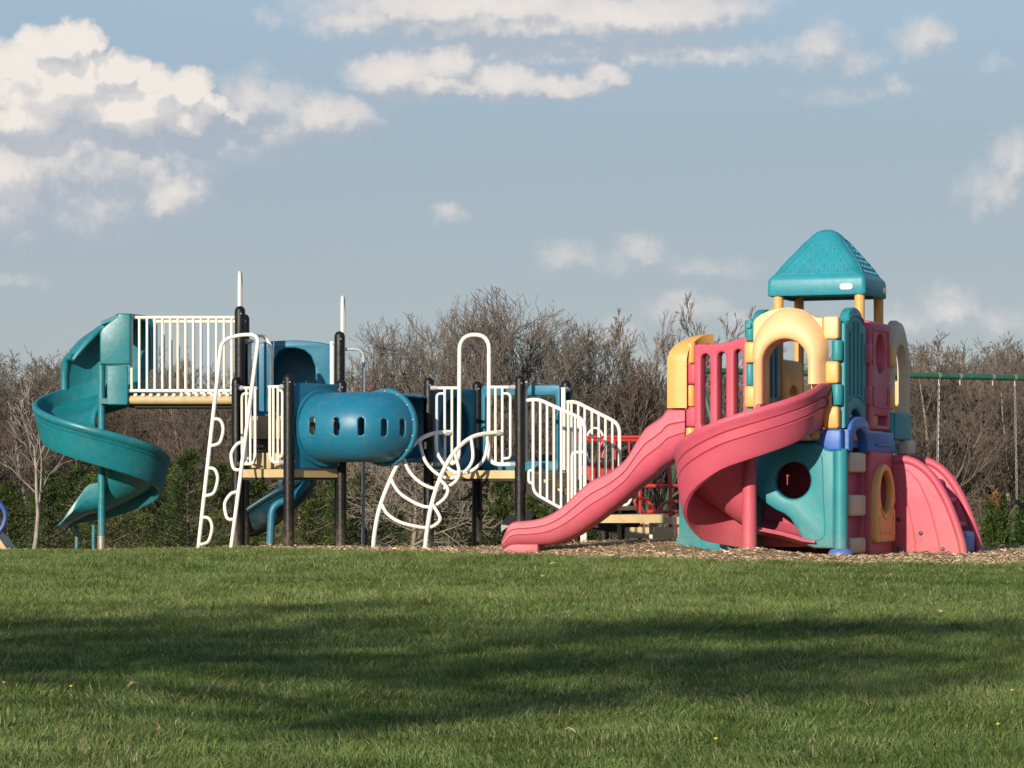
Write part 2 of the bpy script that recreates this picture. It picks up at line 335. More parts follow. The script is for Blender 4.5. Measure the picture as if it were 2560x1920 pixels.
def tinted(name, rough=0.6, trans=0.0, spec=0.2, gain=(1, 1, 1)):
    m, nt, p, N, L = mat_base(name)
    a = N.new('ShaderNodeAttribute'); a.attribute_name = 'tint'
    L.new(a.outputs['Color'], p.inputs['Base Color']); p.inputs['Roughness'].default_value = rough; p.inputs['Specular IOR Level'].default_value = spec
    if trans:
        out = N['Material Output']; t = N.new('ShaderNodeBsdfTranslucent'); L.new(a.outputs['Color'], t.inputs['Color'])
        mx = N.new('ShaderNodeMixShader'); mx.inputs[0].default_value = trans; L.new(p.outputs[0], mx.inputs[1]); L.new(t.outputs[0], mx.inputs[2]); L.new(mx.outputs[0], out.inputs[0])
    return m
GRASSM = tinted('grass_blade', 0.5, 0.3, 0.25)
CHIPM = tinted('wood_chip', 0.8, 0, 0.15)
LEAFM = tinted('foliage', 0.55, 0.25, 0.2)
STEMM = tinted('bark_stem', 0.85, 0, 0.1)
def bark(name, c1, c2, sc=6):
    m, nt, p, N, L = mat_base(name)
    tc = N.new('ShaderNodeTexCoord'); n = N.new('ShaderNodeTexNoise'); n.inputs['Scale'].default_value = sc; n.inputs['Detail'].default_value = 6; L.new(tc.outputs['Object'], n.inputs['Vector'])
    mp = N.new('ShaderNodeMapRange'); mp.inputs['From Min'].default_value = .35; mp.inputs['From Max'].default_value = .65; L.new(n.outputs['Fac'], mp.inputs['Value'])
    mx = N.new('ShaderNodeMix'); mx.data_type = 'RGBA'; L.new(mp.outputs[0], mx.inputs[0]); mx.inputs[6].default_value = (*c1, 1); mx.inputs[7].default_value = (*c2, 1)
    L.new(mx.outputs[2], p.inputs['Base Color']); p.inputs['Roughness'].default_value = 0.9; p.inputs['Specular IOR Level'].default_value = 0.15
    return m
BARKG = bark('grey_brown_bark', (0.085, 0.064, 0.048), (0.16, 0.125, 0.097), 2)
BARKD = bark('dark_grey_bark', (0.075, 0.062, 0.052), (0.150, 0.125, 0.105), 2)
BARKC = bark('grey_twig_bark', (0.095, 0.080, 0.068), (0.185, 0.157, 0.133), 2)
BARKL = bark('light_grey_bark', (0.15, 0.125, 0.10), (0.26, 0.22, 0.18), 2)
BARKP = bark('pale_bark', (0.20, 0.17, 0.14), (0.34, 0.30, 0.255), 5)
BARKW = bark('wood_mass_bark', (0.085, 0.069, 0.054), (0.160, 0.132, 0.104), 0.4)
def ground_mat(name, cols, sc, rough=0.95, bump=0.3):
    m, nt, p, N, L = mat_base(name)
    tc = N.new('ShaderNodeTexCoord')
    n = N.new('ShaderNodeTexNoise'); n.inputs['Scale'].default_value = sc; n.inputs['Detail'].default_value = 9; n.inputs['Roughness'].default_value = 0.7; L.new(tc.outputs['Object'], n.inputs['Vector'])
    n2 = N.new('ShaderNodeTexNoise'); n2.inputs['Scale'].default_value = sc * 14; n2.inputs['Detail'].default_value = 5; L.new(tc.outputs['Object'], n2.inputs['Vector'])
    ad = N.new('ShaderNodeMath'); ad.operation = 'MULTIPLY_ADD'; ad.inputs[1].default_value = 0.5; L.new(n2.outputs['Fac'], ad.inputs[0])
    hf = N.new('ShaderNodeMath'); hf.operation = 'MULTIPLY'; hf.inputs[1].default_value = 0.5; L.new(n.outputs['Fac'], hf.inputs[0]); L.new(hf.outputs[0], ad.inputs[2])
    cr = N.new('ShaderNodeValToRGB'); L.new(ad.outputs[0], cr.inputs[0])
    el = cr.color_ramp.elements
    while len(el) < len(cols): el.new(0.5)
    for i, c in enumerate(cols): el[i].position = 0.36 + 0.28 * i / (len(cols) - 1); el[i].color = (*c, 1)
    L.new(cr.outputs[0], p.inputs['Base Color']); p.inputs['Roughness'].default_value = rough; p.inputs['Specular IOR Level'].default_value = 0.1
    bp = N.new('ShaderNodeBump'); bp.inputs['Strength'].default_value = bump; bp.inputs['Distance'].default_value = 0.03; L.new(n2.outputs['Fac'], bp.inputs['Height']); L.new(bp.outputs[0], p.inputs['Normal'])
    return m
LAWNM = ground_mat('lawn_turf', [(0.05, 0.075, 0.02), (0.085, 0.115, 0.032), (0.12, 0.135, 0.05)], 0.8)
HILLM = ground_mat('woodland_floor', [(0.045, 0.035, 0.025), (0.075, 0.058, 0.041), (0.12, 0.093, 0.066)], 0.25)
BEDM = ground_mat('wood_chip_ground', [(0.16, 0.105, 0.058), (0.30, 0.21, 0.12), (0.44, 0.32, 0.19)], 3.0)

# ------------------------------------------------------------------ ground
def sstep(a, b, x):
    t = np.clip((x - a) / (b - a), 0, 1); return t * t * (3 - 2 * t)
# wood chip bed: its near border runs across the crest of the lawn
BX = [-9, -5.6, -3.4, -2.7, -2.0, -0.6, 0.6, 2.0, 3.4, 5.0, 7.2, 9.5]
BY = [36.4, 36.3, 35.2, 33.9, 32.7, 31.5, 30.5, 29.65, 29.1, 28.85, 28.9, 29.3]
def border(x): return np.interp(x, BX, BY) + 0.16 * np.sin(np.asarray(x) * 5.1) + 0.10 * np.sin(np.asarray(x) * 13.7 + 1)
def zlawn(x, y):
    x = np.asarray(x, float); y = np.asarray(y, float)
    z = np.where(y < 30.5, -0.0248 * (30.5 - y), 0.0)
    t = np.maximum(y - 36.3, 0)
    z = np.where(y > 36.3, -0.050 * (np.minimum(t, 34) - 1.2 * (1 - np.exp(-t / 1.2))) - 0.020 * np.clip(t - 34, 0, 80), z)
    z = z - 0.045 * np.clip((y - border(x) - 0.05) / 0.5, 0, 1) * np.clip((np.abs(x) < 12) * 1.0, 0, 1)
    z = z - 0.07 * np.clip((-2.8 - x) / 2.2, 0, 1) * np.clip((y - 29) / 4, 0, 1)
    z = z + 0.030 * np.sin(x * 0.55 + 1.0) * np.sin(y * 0.33) * np.clip((32 - y) / 10, 0, 1)
    return z
def zfar(x, y):
    x = np.asarray(x, float); y = np.asarray(y, float)
    z = zlawn(x, y)
    h = 11.0 + 2.2 * np.sin(x * 0.021 + 0.6) + 1.5 * np.sin(x * 0.05 + 2) - 3.0 * np.exp(-((x - 8) / 26.0) ** 2)
    return z + sstep(170, 330, y) * h
def grid_mesh(name, xs, ys, zf, mat, **k):
    Xg, Yg = np.meshgrid(xs, ys); Zg = zf(Xg, Yg); nx = len(xs); ny = len(ys)
    i = np.arange((ny - 1) * (nx - 1)); r_ = i // (nx - 1); c_ = i % (nx - 1); a = r_ * nx + c_
    return np_mesh(name, np.stack([Xg.ravel(), Yg.ravel(), Zg.ravel()], 1), np.stack([a, a + 1, a + nx + 1, a + nx], 1), mat, smooth=True, **k)
lawn = grid_mesh('lawn', np.linspace(-70, 70, 200), np.concatenate([np.linspace(-40, 8, 25), np.linspace(8.5, 46, 110), np.linspace(47, 78, 20)]), zlawn, LAWNM)
tag(lawn, kind='structure')
hill = grid_mesh('woodland_hillside', np.linspace(-1600, 1600, 161), np.concatenate([np.linspace(77.5, 350, 60), np.linspace(370, 2600, 20)]), lambda x, y: zfar(x, y) - 0.006, HILLM)
tag(hill, kind='structure')

MOUNDS = [(2.55, 31.1, .55, .09), (3.0, 31.0, .45, .03), (1.6, 33.6, 1.0, .10), (.9, 35.0, .8, .09), (2.0, 34.6, .8, .07), (-.2, 33.8, .8, .04), (5.9, 31.6, .7, .02), (-1.6, 34.6, 1.2, .035), (-4.0, 35.6, 1.5, .03), (1.9, 31.2, .6, .025)]
def zbed(x, y):
    z = zlawn(x, y) + 0.004
    e = np.clip((y - border(x)) / 0.35, 0, 1)
    d = 0.004 + 0.009 * np.sin(x * 3.1 + y * 1.7) + 0.008 * np.sin(x * 6.3 - y * 4.1) + 0.006 * np.sin(x * 11 + y * 9)
    for (mx, my, mr, mh) in MOUNDS: d = d + mh * np.exp(-(((x - mx) / mr) ** 2 + ((y - my) / mr) ** 2))
    return z + np.maximum(d, 0.0) * e
def make_bed():
    xs = np.linspace(-8.8, 9.3, 260); ts = np.linspace(0, 1, 70) ** 1.3
    Xg = np.repeat(xs[None, :], len(ts), 0); Yb = border(xs); back = 41.5 + 0.4 * np.sin(xs * 1.3)
    Yg = Yb[None, :] + ts[:, None] * (back - Yb)[None, :]
    Zg = zbed(Xg, Yg); nx = len(xs); ny = len(ts)
    i = np.arange((ny - 1) * (nx - 1)); a = (i // (nx - 1)) * nx + i % (nx - 1)
    o = np_mesh('wood_chip_bed', np.stack([Xg.ravel(), Yg.ravel(), Zg.ravel()], 1), np.stack([a, a + 1, a + nx + 1, a + nx], 1), BEDM, smooth=True)
    tag(o, kind='structure')
    # loose chips lying on it
    n = 60000
    x = np.random.uniform(-8.6, 9.0, n); y = border(x) - 0.12 + np.random.exponential(2.4, n)
    k = y < 41; x, y = x[k], y[k]; n = len(x); z = zbed(x, y) + 0.006
    ln = np.random.uniform(0.02, 0.075, n); wd = np.random.uniform(0.006, 0.018, n); th = np.random.uniform(0, 2 * PI, n); tl = np.random.normal(0, 0.2, n); rl = np.random.normal(0, 0.5, n)
    d = np.stack([np.cos(th) * np.cos(tl), np.sin(th) * np.cos(tl), np.sin(tl)], 1) * ln[:, None] / 2
    s = np.stack([-np.sin(th) * np.cos(rl), np.cos(th) * np.cos(rl), np.sin(rl)], 1) * wd[:, None] / 2
    c = np.stack([x, y, z + np.abs(np.sin(tl)) * ln / 2], 1); up = np.zeros((n, 3)); up[:, 2] = 0.005
    vs = np.stack([c - d - s, c + d - s, c + d + s, c - d + s, c + up], 1).reshape(-1, 3); b = np.arange(n) * 5
    fs = np.concatenate([np.stack([b + i, b + (i + 1) % 4, b + 4], 1) for i in range(4)])
    t = np.random.rand(n)[:, None]; tint = np.array([0.36, 0.255, 0.15]) * (1 - t) + np.array([0.74, 0.57, 0.37]) * t
    tint *= np.random.uniform(0.65, 1.15, n)[:, None]; dk = np.random.rand(n) < 0.12; tint[dk] *= 0.4
    o = np_mesh('loose_wood_chips', vs, fs, CHIPM, np.repeat(tint, 5, 0)); tag(o, 'loose tan and brown wood chips strewn over the play area', 'wood chips', kind='stuff')
make_bed()

# ------------------------------------------------------------------ grass blades on the lawn
def blades(x, y, hgt, wid, tint, z=None):
    n = len(x); z = zlawn(x, y) - 0.005 if z is None else z
    th = np.random.uniform(0, 2 * PI, n); th = vnoise(x, y, 2.4, 21) * 9.5 + np.random.normal(0, 1.0, n); lean = (0.25 + np.abs(np.random.normal(0, 0.62, n))) * hgt
    fx = np.random.uniform(0, 2 * PI, n)
    base = np.stack([x, y, z], 1); s = np.stack([np.cos(fx), np.sin(fx) * 0.5, np.zeros(n)], 1) * (wid / 2)[:, None]
    l = np.stack([np.cos(th) * lean, np.sin(th) * lean, np.zeros(n)], 1); up = np.zeros((n, 3)); up[:, 2] = hgt
    mid = base + l * 0.35 + up * 0.6; tip = base + l + up * np.random.uniform(0.8, 1.0, n)[:, None]
    vs = np.stack([base - s, base + s, mid - s * 0.8, mid + s * 0.8, tip], 1).reshape(-1, 3); b = np.arange(n) * 5
    fs = np.concatenate([np.stack([b, b + 1, b + 3], 1), np.stack([b, b + 3, b + 2], 1), np.stack([b + 2, b + 3, b + 4], 1)])
    return vs, fs, np.repeat(tint, 5, 0)
def vnoise(x, y, s, seed=0):                 # smooth value noise
    rs = np.random.RandomState(seed); T = rs.rand(64, 64); u = x * s; v = y * s
    i = np.floor(u).astype(int); j = np.floor(v).astype(int); a = u - i; b = v - j; a = a * a * (3 - 2 * a); b = b * b * (3 - 2 * b)
    g = lambda p, q: T[p % 64, q % 64]
    return (g(i, j) * (1 - a) + g(i + 1, j) * a) * (1 - b) + (g(i, j + 1) * (1 - a) + g(i + 1, j + 1) * a) * b
def make_grass():
    X, Y = [], []
    for y0 in np.arange(10.6, 36.2, 0.4):
        hw = 0.19 * y0 + 1.1; dens = float(np.interp(y0, [11, 14, 20, 27, 36], [3300, 2900, 1900, 1300, 1000])); n = int(dens * 2 * hw * 0.4)
        X.append(np.random.uniform(-hw, hw, n)); Y.append(y0 + np.random.uniform(0, 0.4, n))
    for y0 in np.arange(8.0, 36.2, 0.4):        # thinner margin beyond the frame
        hw = 0.19 * y0 + 1.1 if y0 > 10.6 else 0.0; n = int(2 * 3.0 * 0.4 * 520)
        q = np.random.uniform(hw, hw + 3.0, n) * np.where(np.random.rand(n) < .5, -1, 1); X.append(q); Y.append(y0 + np.random.uniform(0, 0.4, n))
    n = 9000; X.append(np.random.uniform(5.0, 9.5, n)); Y.append(np.random.uniform(40.5, 46, n))
    n = 16000; X.append(np.random.uniform(-9, 7, n)); Y.append(np.random.uniform(41.3, 44, n))
    x = np.concatenate(X); y = np.concatenate(Y)
    back = y > 41.2
    keep = (y < border(x) + np.random.normal(0, 0.10, len(x)) - 0.02) | back
    # tufts that have crept into the bed by the ladder
    tuft = (vnoise(x, y, 1.6, 5) > 0.62) & (y < border(x) + 0.75) & (x < -0.6) & (np.random.rand(len(x)) < 0.75)
    keep |= tuft
    x, y = x[keep], y[keep]; n = len(x)
    big = vnoise(x, y, 0.55, 1) * 0.6 + vnoise(x, y, 1.7, 2) * 0.4; fine = vnoise(x, y, 5.0, 3)
    h = (0.023 + 0.026 * big + 0.030 * fine ** 1.5) * np.random.uniform(0.7, 1.3, n); h *= np.where(np.random.rand(n) < 0.03, 1.6, 1)
    w = np.random.uniform(0.0035, 0.0065, n) * np.interp(y, [11, 20, 30], [1.0, 1.25, 1.6])
    t = np.clip(big * 0.9 + np.random.normal(0, 0.22, n), 0, 1)[:, None]
    c = np.array([0.062, 0.110, 0.023]) * (1 - t) + np.array([0.178, 0.226, 0.068]) * t
    c *= (0.72 + 0.56 * vnoise(x, y, 4.2, 12))[:, None]
    c *= np.random.uniform(0.7, 1.25, n)[:, None]
    dry = np.random.rand(n) < 0.03 + 0.06 * (vnoise(x, y, 0.9, 8) > 0.6); c[dry] = np.array([0.36, 0.30, 0.16]) * np.random.uniform(0.6, 1.1, dry.sum())[:, None]
    vs, fs, tc = blades(x, y, h, w, c)
    o = np_mesh('lawn_grass', vs, fs, GRASSM, tc); tag(o, 'short mown green grass covering the lawn in front of the playground', 'grass', kind='stuff')
make_grass()

# ------------------------------------------------------------------ big metal play structure
ps = thing('play_structure', 'teal, white and black steel climbing structure with decks, tunnel, bridge and spiral slide', 'play structure', (-1.4, 36.2, 0))

def post(px, ty, Y, r=0.066):
    x = X_(px, Y); zt = Z_(ty, Y); mb = MB()
    prof = [(r, -0.25), (r, zt - r)] + [(r * math.cos(R(a)), zt - r + r * math.sin(R(a))) for a in (15, 30, 45, 60, 75, 85)]
    mb.lathe(prof, (x, Y, 0), 22)
    o = mb.build('post', BLACK, ps)
    for q in (-0.62, -2.2):
        mb = MB(); mb.lathe([(0.011, 0), (0.011, 0.006), (0.005, 0.009)], (x + r * math.sin(q + 0.9) * 0.98, Y - r * math.cos(q + 0.9) * 0.98, zt - 0.10), 8, axis=(math.sin(q + 0.9), -math.cos(q + 0.9), 0))
        mb.build('bolt', STEEL, o)
    return V(x, Y, 0)
A1 = post(592, 942, 35.85); C1 = post(722, 935, 35.2); D1 = post(853, 949, 35.9)
T1 = post(600, 765, 36.08); T2 = post(611, 785, 37.55); T3 = post(849, 828, 36.15)
C2 = post(1300, 938, 35.5); A2 = post(1072, 943, 36.08); B2 = post(1193, 953, 37.2); D2 = post(1415, 950, 36.64)

def lerp(a, b, t): return a + (b - a) * t
# decks
def deck(poly, zt, th=0.1):
    mb = MB(); mb.prism(poly, zt - th, zt); o = mb.build('deck', TAN, ps, ang=20)
    c = sum((Vector((p[0], p[1], 0)) for p in poly), Vector((0, 0, 0))) / len(poly)
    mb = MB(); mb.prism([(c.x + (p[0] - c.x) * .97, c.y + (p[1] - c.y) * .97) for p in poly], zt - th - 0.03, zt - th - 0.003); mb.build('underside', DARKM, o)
    return o
B1 = A1 + D1 - C1
deck([A1[:2], C1[:2], D1[:2], B1[:2]], Z_(1173, 35.3))
deck([A2[:2], C2[:2], D2[:2], B2[:2]], Z_(1176, 35.6))
HD = Z_(1040, 36.6)
deck([(T1.x + .02, T1.y + .5), (T3.x + .1, T3.y + .5), (T3.x + .1, T2.y), (T2.x - .1, T2.y)], HD, .08)
# steps from the low deck to the high one
def step_riser(x0, x1, Y, y0, y1):
    mb = MB(); p, q = U(x0, y0, Y), U(x1, y1, Y); mb.box(((p.x + q.x) / 2, Y, (p.z + q.z) / 2), (q.x - p.x, .05, abs(p.z - q.z)), b=.006)
    for k in range(1, 6):
        mb.box((p.x + (q.x - p.x) * k / 6, Y - .03, (p.z + q.z) / 2), (.012, .012, abs(p.z - q.z) * .96))
    return mb.build('step_riser', TAN, ps)
step_riser(622, 742, 36.0, 1132, 1172); step_riser(628, 745, 36.5, 1050, 1098)
mb = MB()
for k in range(26): mb.bar(U(625 + k * 4.4, 1131, 36.3), U(631 + k * 4.4, 1098, 36.3), .006, 5)
for k in range(26): mb.bar(U(631 + k * 4.4, 1131, 36.3), U(625 + k * 4.4, 1098, 36.3), .006, 5)
mb.bar(U(622, 1131, 36.3), U(742, 1131, 36.3), .012); mb.bar(U(622, 1099, 36.3), U(742, 1099, 36.3), .012)
mb.build('perforated_riser', BLACK, ps)

# clamps
def clamp(a, b, parent=ps):
    a, b = Vector(a), Vector(b); d = (b - a).normalized(); mb = MB(); L_ = (b - a).length
    mb.tube([a, lerp(a, b, .15), lerp(a, b, .6), b], [.018, .034, .030, .020], 10); return mb.build('clamp', GREYM, parent)

# bridge between the tower and the spiral slide
BY0, BY1 = 36.25, 37.12
def bridge():
    mb = MB(); xl, xr = X_(318, BY0), X_(588, BY0); zt, zb = Z_(988, BY0), Z_(1012, BY0)
    mb.prism([(xl, BY0 + .02), (xr, BY0 + .02), (xr, BY1), (xl, BY1)], zb + .05, zt)
    o = mb.build('bridge', TAN, ps)
    zc = (zt + zb) / 2
    for Y in (BY0, BY1 + .02):
        mb = MB(); mb.tube([(xl, Y, zc), (xr, Y, zc)], .056, 14); mb.build('edge_beam', TAN, o)
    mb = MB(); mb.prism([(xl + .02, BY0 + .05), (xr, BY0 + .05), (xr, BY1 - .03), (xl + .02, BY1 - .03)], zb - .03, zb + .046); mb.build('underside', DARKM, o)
    for Y in (BY0 - .03, BY1 + .04):
        mb = MB(); z1, z0 = Z_(794, BY0), Z_(977, BY0); x0, x1 = X_(324, BY0), X_(586, BY0)
        mb.tube([(x0, Y, z1), (x1, Y, z1)], .021, 10); mb.tube([(x0 - .02, Y, z0), (x1, Y, z0)], .021, 10)
        for k in range(14):
            x = x0 + .03 + (x1 - x0 - .06) * k / 13; mb.bar((x, Y, z0), (x, Y, z1), .0165, 8)
        for k in range(13):
            x = x0 + .08 + (x1 - x0 - .16) * k / 12; mb.lathe([(.02, 0), (.028, .02), (.02, .04)], (x, Y, z0 - .075), 8)
        mb.build('railing', WHITE, o)
    return o
bridge()

# ---- chutes -------------------------------------------------------
def chute_section(Ro, ri, h, ih, th=0.045, grooves=(0.24, 0.33), gd=0.016, skirt=0.0):
    """closed loop of (radius, height below rim), from the inner lip over the outside back"""
    k = min(skirt, h * .3) + (max(0.0, h - .54) if skirt > .15 else 0.0); f = -h + k; ih = max(ih - k, .03)     # the outer wall hangs below the bed as a skirt
    out = [(ri - .02, f + ih), (ri - .03, f + ih * .5), (ri, f + min(.06, ih * .6)), (ri + .10, f - .005), (ri + .24, f - .03)]
    out += [(lerp(ri + .24, Ro - .30, .5), f - .035), (Ro - .32, f - .03), (Ro - .20, f + .01)]
    if k > .01: out += [(Ro - .155, f + .02), (Ro - .135, -h + .01), (Ro - .12, -h - .006), (Ro - .085, -h + .002), (Ro - .062, -h + .05), (Ro - .04, -h + .16)]
    else: out += [(Ro - .175, -h + .016), (Ro - .15, -h + .03), (Ro - .12, -h + .055), (Ro - .10, -h + .075), (Ro - .07, -h + .11), (Ro - .04, -h + .16)]
    def wall(f): return Ro - .04 + .05 * (1 - f)          # f: depth share below the rim
    ys = sorted([f * h for f in grooves], reverse=True)
    for d in ys:
        w = wall(d / h); out += [(w, -d - .012), (w - gd, -d), (w, -d + .012)]
    out += [(Ro + .012, -.085), (Ro + .026, -.06), (Ro + .026, -.025), (Ro + .008, -.002), (Ro - .03, 0), (Ro - .05, -.03)]
    inn = [(Ro - .055, -.12), (Ro - .085, min(f * .55, -.13)), (Ro - .14, f + .11 + th), (Ro - .22, f + .035 + th), (Ro - .32, f + th), (lerp(ri + .24, Ro - .3, .5), f + th - .006), (ri + .25, f + th), (ri + .12, f + min(.03, ih * .4) + th), (ri + .05, f + max(ih * .45, th + .01)), (ri + .035, f + ih)]
    return out + inn
def helix(center, stations, name, mat, parent, **sec):
    """stations: (angle deg, shift along the tangent, rim height, wall height, inner wall height)"""
    mb = MB(); rings = []
    for (a, sh, zr, h, ih) in stations:
        er = V(math.cos(R(a)), math.sin(R(a)), 0); et = V(-math.sin(R(a)), math.cos(R(a)), 0)
        o = Vector((center[0], center[1], 0)) + et * sh
        rings.append([o + er * r + V(0, 0, zr + z) for (r, z) in chute_section(h=h, ih=ih, **sec)])
    mb.sweep(rings); return mb.build(name, mat, parent, ang=45)

# ---- teal spiral slide at the left
def left_spiral():
    Yc = 36.3; cx = X_(254, Yc); zr180 = Z_(1003, Yc); k = 0.338 / 90
    st = []
    for a in range(52, 452, 5):
        z = zr180 - k * (a - 180); ih = interp(a, [52, 330, 400, 452], [.22, .24, .36, .45]); st.append((a, 0, z, .46, ih))
    z = zr180 - k * (450 - 180)
    for s_, rz in ((.06, z - .005), (.16, z - .02), (.22, z - .07), (.32, z - .21), (.42, z - .35), (.50, z - .47), (.56, z - .53)):
        fl = z - .46 - .10 * (s_ / .56); st.append((450, s_, rz, max(rz - fl, .07), max(rz - fl - .01, .06)))
    o = helix((cx, Yc), st, 'spiral_slide', TEAL, ps, Ro=.84, ri=.11, skirt=.12)
    mb = MB(); mb.tube([(cx, Yc, .12), (cx, Yc, Z_(905, Yc))], .048, 18); mb.build('centre_pole', TEAL, o)
    mb = MB(); mb.tube([(cx, Yc, -.25), (cx, Yc, .12)], .052, 18); mb.lathe([(.012, 0), (.012, .01)], (cx + .03, Yc - .043, .06), 8, axis=(.5, -.8, 0)); mb.build('ground_sleeve', STEEL, o)
    for px, y_ in ((192, 36.9), (234, 36.62)):
        mb = MB(); mb.tube([(X_(px, y_), y_, -.25), (X_(px, y_), y_, Z_(1312, y_))], .024, 10); mb.build('support_leg', TEAL, o)
    # hood over the start: wall raised on the outer side, with a roof lip
    rings = []
    for a in range(48, 133, 4):
        er = V(math.cos(R(a)), math.sin(R(a)), 0); c = V(cx, Yc, 0)
        zr = zr180 - k * (a - 180); b0 = zr - .06
        zt = interp(a, [48, 70, 90, 100, 109, 118, 126, 132], [Z_(v, Yc) for v in (783, 788, 799, 809, 822, 840, 862, 884)])
        Ro = .84; lip = interp(a, [48, 100, 120, 132], [.50, .40, .22, .10])
        sec = [(Ro + .03, b0), (Ro + .035, lerp(b0, zt, .5)), (Ro + .01, zt - .06), (Ro - .04, zt), (Ro - .1 - lip * .5, zt + .015), (Ro - .1 - lip, zt), (Ro - .1 - lip, zt - .05), (Ro - .1 - lip * .5, zt - .035), (Ro - .06, zt - .07), (Ro - .03, lerp(b0, zt, .5)), (Ro - .03, b0)]
        rings.append([c + er * r + V(0, 0, z) for r, z in sec])
    mb = MB(); mb.sweep(rings); h = mb.build('hood', TEAL, o, ang=45)
    mb = MB(); e = rings[-1]; mb.tube([(e[0] + e[10]) / 2, (e[1] + e[9]) / 2, (e[2] + e[8]) / 2, (e[3] + e[7]) / 2, (e[5] + e[6]) / 2], .05, 10); mb.tube([r_[6] for r_ in rings], .028, 8); mb.build('rolled_edge', TEAL, h)
    # near and far cheeks of the entry and the roof between them
    for Yk in (BY0 - .10, BY1 + .06):
        sx = FPX / (BY0 - .1)
        pl = [(0, 0), (77, 0), (77, 128), (44, 128), (44, 121), (6, 92), (0, 80)]
        panel('cheek', TEAL, o, [(x / sx, y / sx) for x, y in pl], [], .12, .024, U(251, 912, BY0 - .1) + V(0, Yk - BY0 + .1, 0), (1, 0, 0))
        panel('entry_wall', TEAL, o, rrect(0, 0, 52 / sx, 98 / sx, .02), [], .05, .012, U(267, 1012, BY0 - .1) + V(0, Yk - BY0 + .13, 0), (1, 0, 0))
    mb = MB(); p = U(253, 802, BY0 - .1); q = U(327, 782, BY0 - .1)
    mb.sweep([[V(x, BY0 - .1, z), V(x, BY1 + .06, z), V(x, BY1 + .06, z - .05), V(x, BY0 - .1, z - .05)] for x, z in ((p.x, p.z), (lerp(p.x, q.x, .58), Z_(787, BY0)), (q.x, q.z - .006))]); mb.build('entry_roof', TEAL, o)
    mb = MB(); mb.prism([(X_(252, Yc), BY0 - .05), (X_(322, Yc), BY0 - .05), (X_(322, Yc), BY1), (X_(252, Yc), BY1)], Z_(1010, Yc), Z_(996, Yc)); mb.build('entry_floor', TEAL, o)
left_spiral()

# ---- loop ladder at the left
def loop_ladder():
    r = .0245
    def yd(py): return interp(py, [838, 1370], [35.45, 34.85])
    def W(px, py): return U(px, py, yd(py))
    rail = fillet([W(494.5, 1382), W(554, 850), W(604, 836), W(647, 838), W(576.5, 1380)], .16, 8)
    mb = MB(); mb.tube(rail, r, 12); o = mb.build('loop_ladder', WHITE, ps)
    mb = MB(); mb.tube(fillet([W(628, 836), U(662, 840, 35.75), U(679, 868, 35.75), U(679, 985, 35.75)], .15, 8), .024, 10); mb.build('hand_hold', WHITE, o)
    def on(f): return interp(f, [850, 1372], [554, 495]), interp(f, [838, 1374], [647, 577])
    for (y0, y1) in ((1047, 1115), (1170, 1240), (1293, 1362)):
        x0, x1 = on(y0)[0], on(y1)[0]; mb = MB()
        mb.tube(spline([W(x0, y0), W(x0 + 18, y0 + 3), W(x0 + 26, y0 + 22), W(x0 + 23, y0 + 45), W(x1 + 22, y1 - 6), W(x1, y1)], 6), .020, 8); mb.build('loop_rung', WHITE, o)
    for (y0, y1) in ((1104, 1174), (1229, 1298)):
        x0, x1 = on(y0)[1], on(y1)[1]; mb = MB()
        mb.tube(spline([W(x0, y0), W(x0 - 18, y0 + 5), W(x0 - 32, y0 + 24), W(x0 - 34, y0 + 42), W(x1 - 18, y1 - 2), W(x1, y1)], 6), .020, 8); mb.build('loop_rung', WHITE, o)
loop_ladder()

# ---- guard rails by the gate of the low deck (front left of the tunnel)
def gate_guard(corner, inner, y0, y1, flip):
    """posts' clamp side, loop end: bars hang between a top and a bottom rail"""
    pass
def guard(parent, pts_top, bars, loop, bottom, name='guard_rail'):
    mb = MB()
    for t in pts_top: mb.tube(t, .020, 10)
    for b in bars: mb.bar(b[0], b[1], .017, 8)
    for l in loop: mb.tube(l, .017, 8)
    for l in bottom: mb.tube(l, .020, 10)
    return mb.build(name, WHITE, parent)
def E1(px, py):                                # plane through posts A1 and C1
    t = (px - 592) / 130.0; return U(px, py, lerp(35.85, 35.2, t) - .02)
guard(ps, [[E1(608, 970), E1(641, 970)]], [(E1(616, 972), E1(616, 1160)), (E1(626, 972), E1(626, 1160))],
      [fillet([E1(622, 984), E1(605, 984), E1(605, 1146), E1(622, 1146)], .06)], [fillet([E1(638, 968), E1(638, 1160), E1(610, 1160)], .12)])
clamp(E1(596, 970), E1(612, 970)); clamp(E1(596, 1160), E1(612, 1160))
guard(ps, [[E1(672, 967), E1(703, 967)]], [(E1(684, 968), E1(684, 1155)), (E1(695, 968), E1(695, 1155))],
      [fillet([E1(694, 976), E1(706, 976), E1(706, 1142), E1(694, 1142)], .05)], [fillet([E1(675, 965), E1(675, 1156), E1(706, 1156)], .12)])
clamp(E1(700, 967), E1(716, 967)); clamp(E1(700, 1156), E1(716, 1156))

